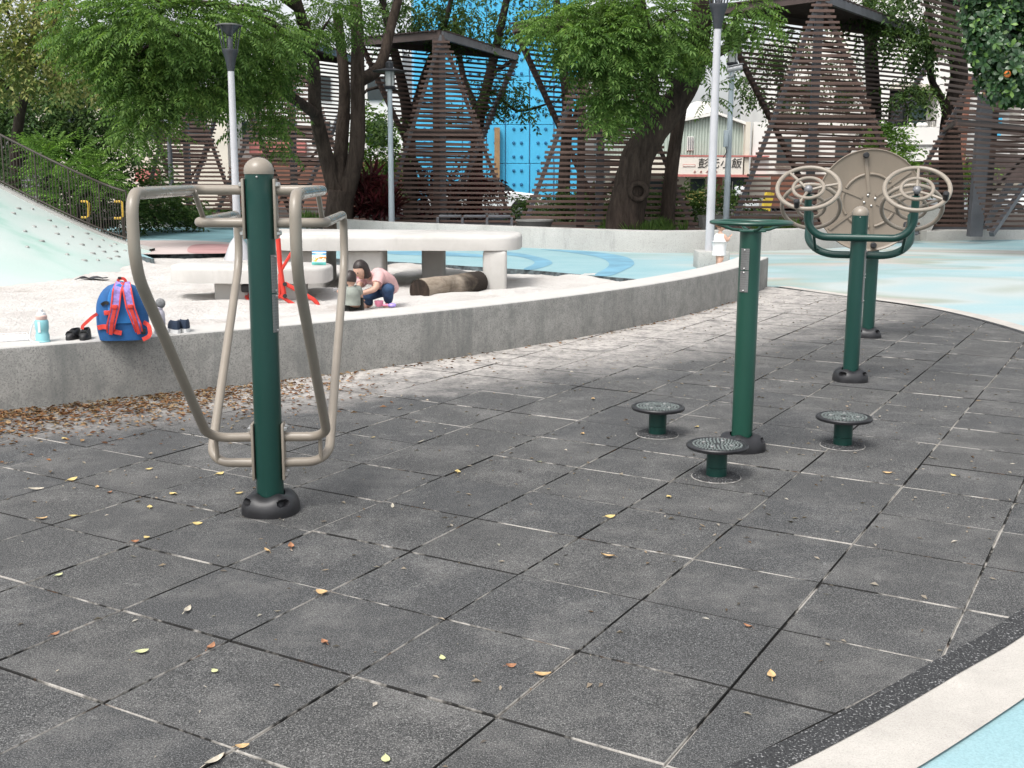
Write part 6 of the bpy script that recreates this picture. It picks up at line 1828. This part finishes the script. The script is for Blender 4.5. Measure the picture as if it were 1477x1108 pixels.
bx_px(MB(), 1284, 1351, 121, 128, YA - 0.05, 1.2).build('lintel', CREAMW, AP, world=True, smooth=0)
aw = bx_px(MB(), 1285, 1326, 145, 152, YA + 0.2, 0.9).build('awning', DKMETAL, AP, world=True, smooth=0)
rl = bx_px(MB(), 1284, 1351, 173, 174.5, YA + 0.1, 0.06).build('balcony_rail', FENCEM, AP, world=True, smooth=0)
for i in range(26): bx_px(MB(), 1285 + i * 2.55, 1285.6 + i * 2.55, 174.5, 184, YA + 0.11, 0.04).build('baluster', FENCEM, rl, world=True, smooth=0)
for i, px in enumerate((1316, 1329, 1336)): MB().ball(at(px, 180.5, YA - 0.12) + Vector((0, 0.2, 0)), (0.15, 0.12, 0.12), 10).build('flower_pot', WHITEW, AP, world=True)
bx_px(MB(), 1262, 1460, 209, 210.2, YA - 0.06, 0.1).build('string_course', GREYC, AP, world=True, smooth=0)
bx_px(MB(), 1262, 1460, 232, 300, YA + 1.5, 6).build('shop_floor', GREYC, AP, world=True, smooth=0)
bx_px(MB(), 1300, 1340, 240, 300, YA + 1.3, 0.3).build('shutter', CREAMW, AP, world=True, smooth=0)

WB = thing('white_building', 'white plastered building showing in strips between the slats of the tall shelter', 'building', (at(1170, 300, 52).x, 52, 0))
bx_px(MB(), 1100, 1262, 60, 300, 52, 6).build('wall', WHITEW, WB, world=True, smooth=0)
for x0, x1 in ((1120, 1142), (1160, 1182), (1204, 1226)):
    for y0, y1 in ((120, 160), (200, 238)):
        f = bx_px(MB(), x0, x1, y0, y1, 51.9, 0.2).build('window', DKGLASS, WB, world=True, smooth=0)
        bx_px(MB(), x0 - 1, x1 + 1, y1, y1 + 2, 51.8, 0.3).build('window_sill', CREAMW, f, world=True, smooth=0)
bx_px(MB(), 1100, 1262, 252, 300, 51.7, 0.2).build('shop_front', BRICKR, WB, world=True, smooth=0)
RB = thing('brick_building', 'cream and terracotta building behind the right-hand shelter', 'building', (at(1440, 300, 50).x, 50, 0))
bx_px(MB(), 1461, 1640, -20, 300, 49, 7).build('wall', WHITEW, RB, world=True, smooth=0)
bx_px(MB(), 1380, 1402, 110, 300, 47.4, 0.5).build('column', BRICKR, RB, world=True, smooth=0)
bx_px(MB(), 1425, 1475, 128, 150, 47.2, 0.6).build('balcony', WOOD, RB, world=True, smooth=0)
bx_px(MB(), 1412, 1446, 168, 198, 47.3, 0.4).build('blue_sign', CYAN, RB, world=True, smooth=0)
bx_px(MB(), 1410, 1640, 228, 262, 47.3, 0.5).build('awning', BROWNS, RB, world=True, smooth=0)
bx_px(MB(), 1420, 1640, 262, 296, 48.6, 0.5).build('shop_front', CREAMW, RB, world=True, smooth=0)
LBD = thing('white_building', 'pale building glimpsed through the slats left of the blue wall', 'building', (at(420, 300, 54).x, 54, 0))
bx_px(MB(), 330, 580, 70, 300, 54, 6).build('wall', WHITEW, LBD, world=True, smooth=0)
for x0 in (350, 400, 450, 530):
    for y0 in (110, 175): bx_px(MB(), x0, x0 + 26, y0, y0 + 34, 53.9, 0.2).build('window', DKGLASS, LBD, world=True, smooth=0)
bx_px(MB(), 360, 440, 205, 224, 53.6, 0.4).build('red_signboard', SIGNR, LBD, world=True, smooth=0)
bx_px(MB(), 330, 580, 232, 300, 53.5, 0.4).build('shop_front', BRICKR, LBD, world=True, smooth=0)
LB2 = thing('cream_building', 'cream building with a red awning at the far left behind the shrubs', 'building', (at(210, 300, 52).x, 52, 0))
bx_px(MB(), 60, 325, 130, 300, 52, 6).build('wall', CREAMW, LB2, world=True, smooth=0)
bx_px(MB(), 195, 226, 244, 262, 51.5, 0.5).build('awning', SIGNR, LB2, world=True, smooth=0)
for x0 in (90, 150, 210, 270): bx_px(MB(), x0, x0 + 26, 160, 200, 51.9, 0.2).build('window', DKGLASS, LB2, world=True, smooth=0)

# vehicles on the street
def car(px, Y, label, paint, rz=0.0):
    p = at(px, 300, Y); t = thing('parked_car', label, 'car', (p.x, Y, -0.1), rz, 'cars parked along the street')
    prof = [(-2.1, 0.35), (-2.15, 0.70), (-1.95, 0.92), (-1.0, 0.98), (1.0, 0.96), (1.9, 0.86), (2.1, 0.62), (2.1, 0.35)]
    def ext(name, pr, w, mat, ins=1.0):
        n = len(pr); vs = [Vector((x, -w / 2, z)) for x, z in pr] + [Vector((x, w / 2, z)) for x, z in pr]
        fs = [tuple(range(n)), tuple(range(n, 2 * n))[::-1]] + [(i, n + i, n + (i + 1) % n, (i + 1) % n) for i in range(n)]
        o = MB().add(vs, fs).build(name, mat, t, smooth=30)
        b = o.modifiers.new('bevel', 'BEVEL'); b.width = 0.06; b.segments = 2; b.limit_method = 'ANGLE'
        return o
    ext('body', prof, 1.72, paint)
    ext('window', [(-1.45, 0.97), (-0.95, 1.38), (0.45, 1.40), (1.15, 0.96)], 1.52, DKGLASS)
    ext('roof', [(-0.98, 1.385), (-0.85, 1.44), (0.38, 1.46), (0.52, 1.395)], 1.42, paint)
    for x in (-1.3, 1.3):
        for y in (-0.80, 0.80):
            Mw = Matrix.Rotation(pi / 2, 3, 'X'); w = MB().lathe([(0.20, -0.10), (0.31, -0.10), (0.325, -0.06), (0.325, 0.06), (0.31, 0.10), (0.20, 0.10)], (x, y, 0.325), 20, Mw).build('tyre', TYRE, t)
            MB().lathe([(0.02, -0.105), (0.20, -0.09), (0.20, 0.09), (0.02, 0.105)], (x, y, 0.325), 14, Mw).build('rim', CARSIL, w)
    for y in (-0.62, 0.62): MB().rbox((2.08, y, 0.68), (0.08, 0.30, 0.14), 0.02).build('headlight', LAMPGLASS, t)
    return t
car(1365, 42.6, 'silver parked car behind the slats of the rightmost shelter', CARSIL)
car(1500, 42.9, 'white parked car at the right picture edge behind the slats', CARWH, radians(180))
car(700, 42.8, 'white parked car in front of the blue wall, only its roof showing', CARWH)
def scooter(px, Y, label):
    p = at(px, 300, Y); t = thing('motor_scooter', label, 'scooter', (p.x, Y, -0.1), radians(20))
    for x in (-0.6, 0.62):
        MB().torus((x, 0, 0.24), 0.19, 0.05, Matrix.Rotation(pi / 2, 3, 'X'), 24, 8).build('wheel', TYRE, t)
    MB().rbox((-0.35, 0, 0.55), (0.75, 0.30, 0.36), 0.10).build('rear_body', CARWH, t)
    MB().rbox((0.05, 0, 0.30), (0.55, 0.28, 0.10), 0.03).build('floor_board', TYRE, t)
    MB().beam((0.36, 0, 0.32), (0.52, 0, 0.98), 0.34, 0.12).build('front_shield', mat_paint('yellow_scooter', (0.60, 0.42, 0.05), 0.3), t)
    MB().rbox((-0.30, 0, 0.76), (0.66, 0.26, 0.10), 0.04).build('seat', BPBLACK, t)
    MB().tube([(0.46, -0.32, 1.06), (0.52, 0, 1.02), (0.46, 0.32, 1.06)], 0.02, 8).build('handlebar', BPBLACK, t)
    MB().rbox((-0.72, 0, 1.02), (0.36, 0.38, 0.36), 0.04).build('top_box', CARWH, t)
    MB().tube([(0.52, 0, 0.95), (0.62, 0, 0.24)], 0.03, 8).build('fork', GREYS, t)
scooter(1092, 41.9, 'white and yellow scooter behind the left foot of the tall shelter')

# ------------------------------------------------------------------ litter
def scatter_litter(name, pts, L0, L1, mat):
    V, F_ = [], []
    for x, y, z in pts:
        L = random.uniform(L0, L1); W = L * random.uniform(0.28, 0.5); a = random.uniform(0, 2 * pi); c_, s_ = cos(a), sin(a); b = L * random.uniform(0.05, 0.28); o = len(V)
        t1, t2 = random.uniform(-.2, .2) * L, random.uniform(-.2, .2) * L
        for u, v, w in ((-L / 2, 0, 0.002 + max(0, t1)), (0, W / 2, 0.003 + b), (L / 2, 0, 0.002 + max(0, t2)), (0, -W / 2, 0.003 + b * random.uniform(0, 1)), (0, 0, 0.002)):
            V.append((x + u * c_ - v * s_, y + u * s_ + v * c_, z + w))
        F_ += [(o, o + 4, o + 1), (o + 4, o + 2, o + 1), (o, o + 3, o + 4), (o + 4, o + 3, o + 2)]
    o = MB(); o.v = [Vector(v) for v in V]; o.f = F_; o.mi = [0] * len(F_)
    return o.build(name, mat, kind='stuff', smooth=0)
pts = []
while len(pts) < 5200:
    a = random.uniform(radians(-64), radians(-44)); d = abs(random.gauss(0, 0.42))
    if random.random() > min(1, max(0.02, (radians(-48.5) - a) / radians(5.5))): continue
    p = C0 + Vector((cos(a), sin(a))) * (RW + 0.015 + d); pts.append((p.x, p.y, 0.002 + random.uniform(0, 0.012) * max(0, 1 - d)))
for _ in range(180):
    a = random.uniform(radians(-50), radians(-25)); d = abs(random.gauss(0, 0.07)); p = C0 + Vector((cos(a), sin(a))) * (RW + 0.01 + d); pts.append((p.x, p.y, 0.002))
scatter_litter('leaf_litter', pts, 0.018, 0.052, LITTER)
pts = []
for _ in range(2600):
    x, y = random.uniform(-3.5, 4.8), random.uniform(2.3, 14)
    if (Vector((x, y)) - C0).length < RW + 0.05: continue
    if random.random() < 0.5 and y < 4: continue
    e = px_of(x, y)
    if e and e[1] < 1120 and clip_convex([Vector((x, y)), Vector((x + .01, y)), Vector((x, y + .01))], EDGE_IN): pts.append((x, y, 0.001))
scatter_litter('debris', pts, 0.010, 0.036, CRUMB)

# the larger single leaves
def leaf_mesh(L, W, curl, mat):
    vs, fs = [], []; n = 6
    for i in range(n + 1):
        u = i / n; w = W / 2 * sin(pi * min(1, u * 0.98 + 0.02)) ** 0.8; x = (u - 0.5) * L; z = 0.004 + curl * (2 * (u - 0.5)) ** 2
        vs += [(x, -w, z + curl * 0.5), (x, 0, z), (x, w, z + curl * 0.9)]
    for i in range(n):
        for k in range(2): q_ = i * 3 + k; fs.append((q_, q_ + 3, q_ + 4, q_ + 1))
    vs += [(-L * 0.5, -0.001, 0.004 + curl), (-L * 0.5, 0.001, 0.004 + curl), (-L * 0.78, 0.001, 0.006), (-L * 0.78, -0.001, 0.006)]; b = len(vs) - 4
    fs.append((b, b + 1, b + 2, b + 3))
    me = bpy.data.meshes.new('fallen_leaf'); me.from_pydata(vs, [], fs); me.materials.append(mat); me.shade_smooth(); me.update(); return me
LM = {'y': leaf_mesh(0.048, 0.030, 0.004, YLEAF), 't': leaf_mesh(0.055, 0.027, 0.006, TLEAF), 'b': leaf_mesh(0.046, 0.027, 0.007, BLEAF), 'g': leaf_mesh(0.044, 0.028, 0.003, GLEAF), 'w': leaf_mesh(0.075, 0.020, 0.005, WLEAF)}
LBL = {'y': 'small dry yellow leaf lying on the black rubber tiles', 't': 'curled dry tan leaf lying on the black rubber tiles', 'b': 'dark brown dry leaf lying on the black rubber tiles', 'g': 'small pale green leaf lying on the black rubber tiles', 'w': 'narrow bleached dry leaf lying on the black rubber tiles'}
for px, py, k_ in ((205, 942, 'g'), (305, 936, 'b'), (80, 917, 'b'), (465, 857, 't'), (876, 804, 't'), (880, 747, 'y'), (1113, 977, 't'), (783, 976, 't'), (737, 963, 'b'), (638, 951, 'g'), (556, 1098, 'g'), (310, 970, 'g'), (350, 1079, 't'), (85, 831, 'g'),
                   (105, 693, 'y'), (250, 714, 'y'), (140, 704, 't'), (212, 777, 'y'), (285, 757, 'y'), (106, 746, 'y'), (60, 750, 't'), (195, 783, 'b'), (215, 678, 'y'), (385, 796, 't'), (216, 733, 'y'), (317, 685, 'y'), (1280, 684, 't'), (1375, 687, 'y'), (1268, 602, 'w'), (660, 682, 'y'),
                   (566, 732, 'w'), (1078, 905, 'b'), (270, 882, 'w'), (840, 627, 't'), (965, 718, 'y'), (778, 667, 'g'), (607, 638, 'w'), (469, 929, 'b'), (158, 712, 'b'), (538, 632, 'y'), (1345, 662, 'w'), (1005, 617, 'y'), (310, 1100, 'w'), (855, 577, 't'), (345, 713, 'y'), (52, 707, 'w'), (93, 634, 'y'), (420, 790, 'b')):
    p = ground(px, py)
    o = link('fallen_leaf', LM[k_]); o.location = (p.x, p.y, 0.0015); o.rotation_euler = (random.uniform(-.15, .15), random.uniform(-.15, .15), random.uniform(0, 6.28))
    s_ = random.uniform(0.65, 1.0); o.scale = (s_, s_, s_)
    tag(o, LBL[k_], 'leaf', {'y': 'dry yellow leaves', 't': 'curled tan leaves', 'b': 'dark brown leaves', 'g': 'pale green leaves', 'w': 'bleached narrow leaves'}[k_])
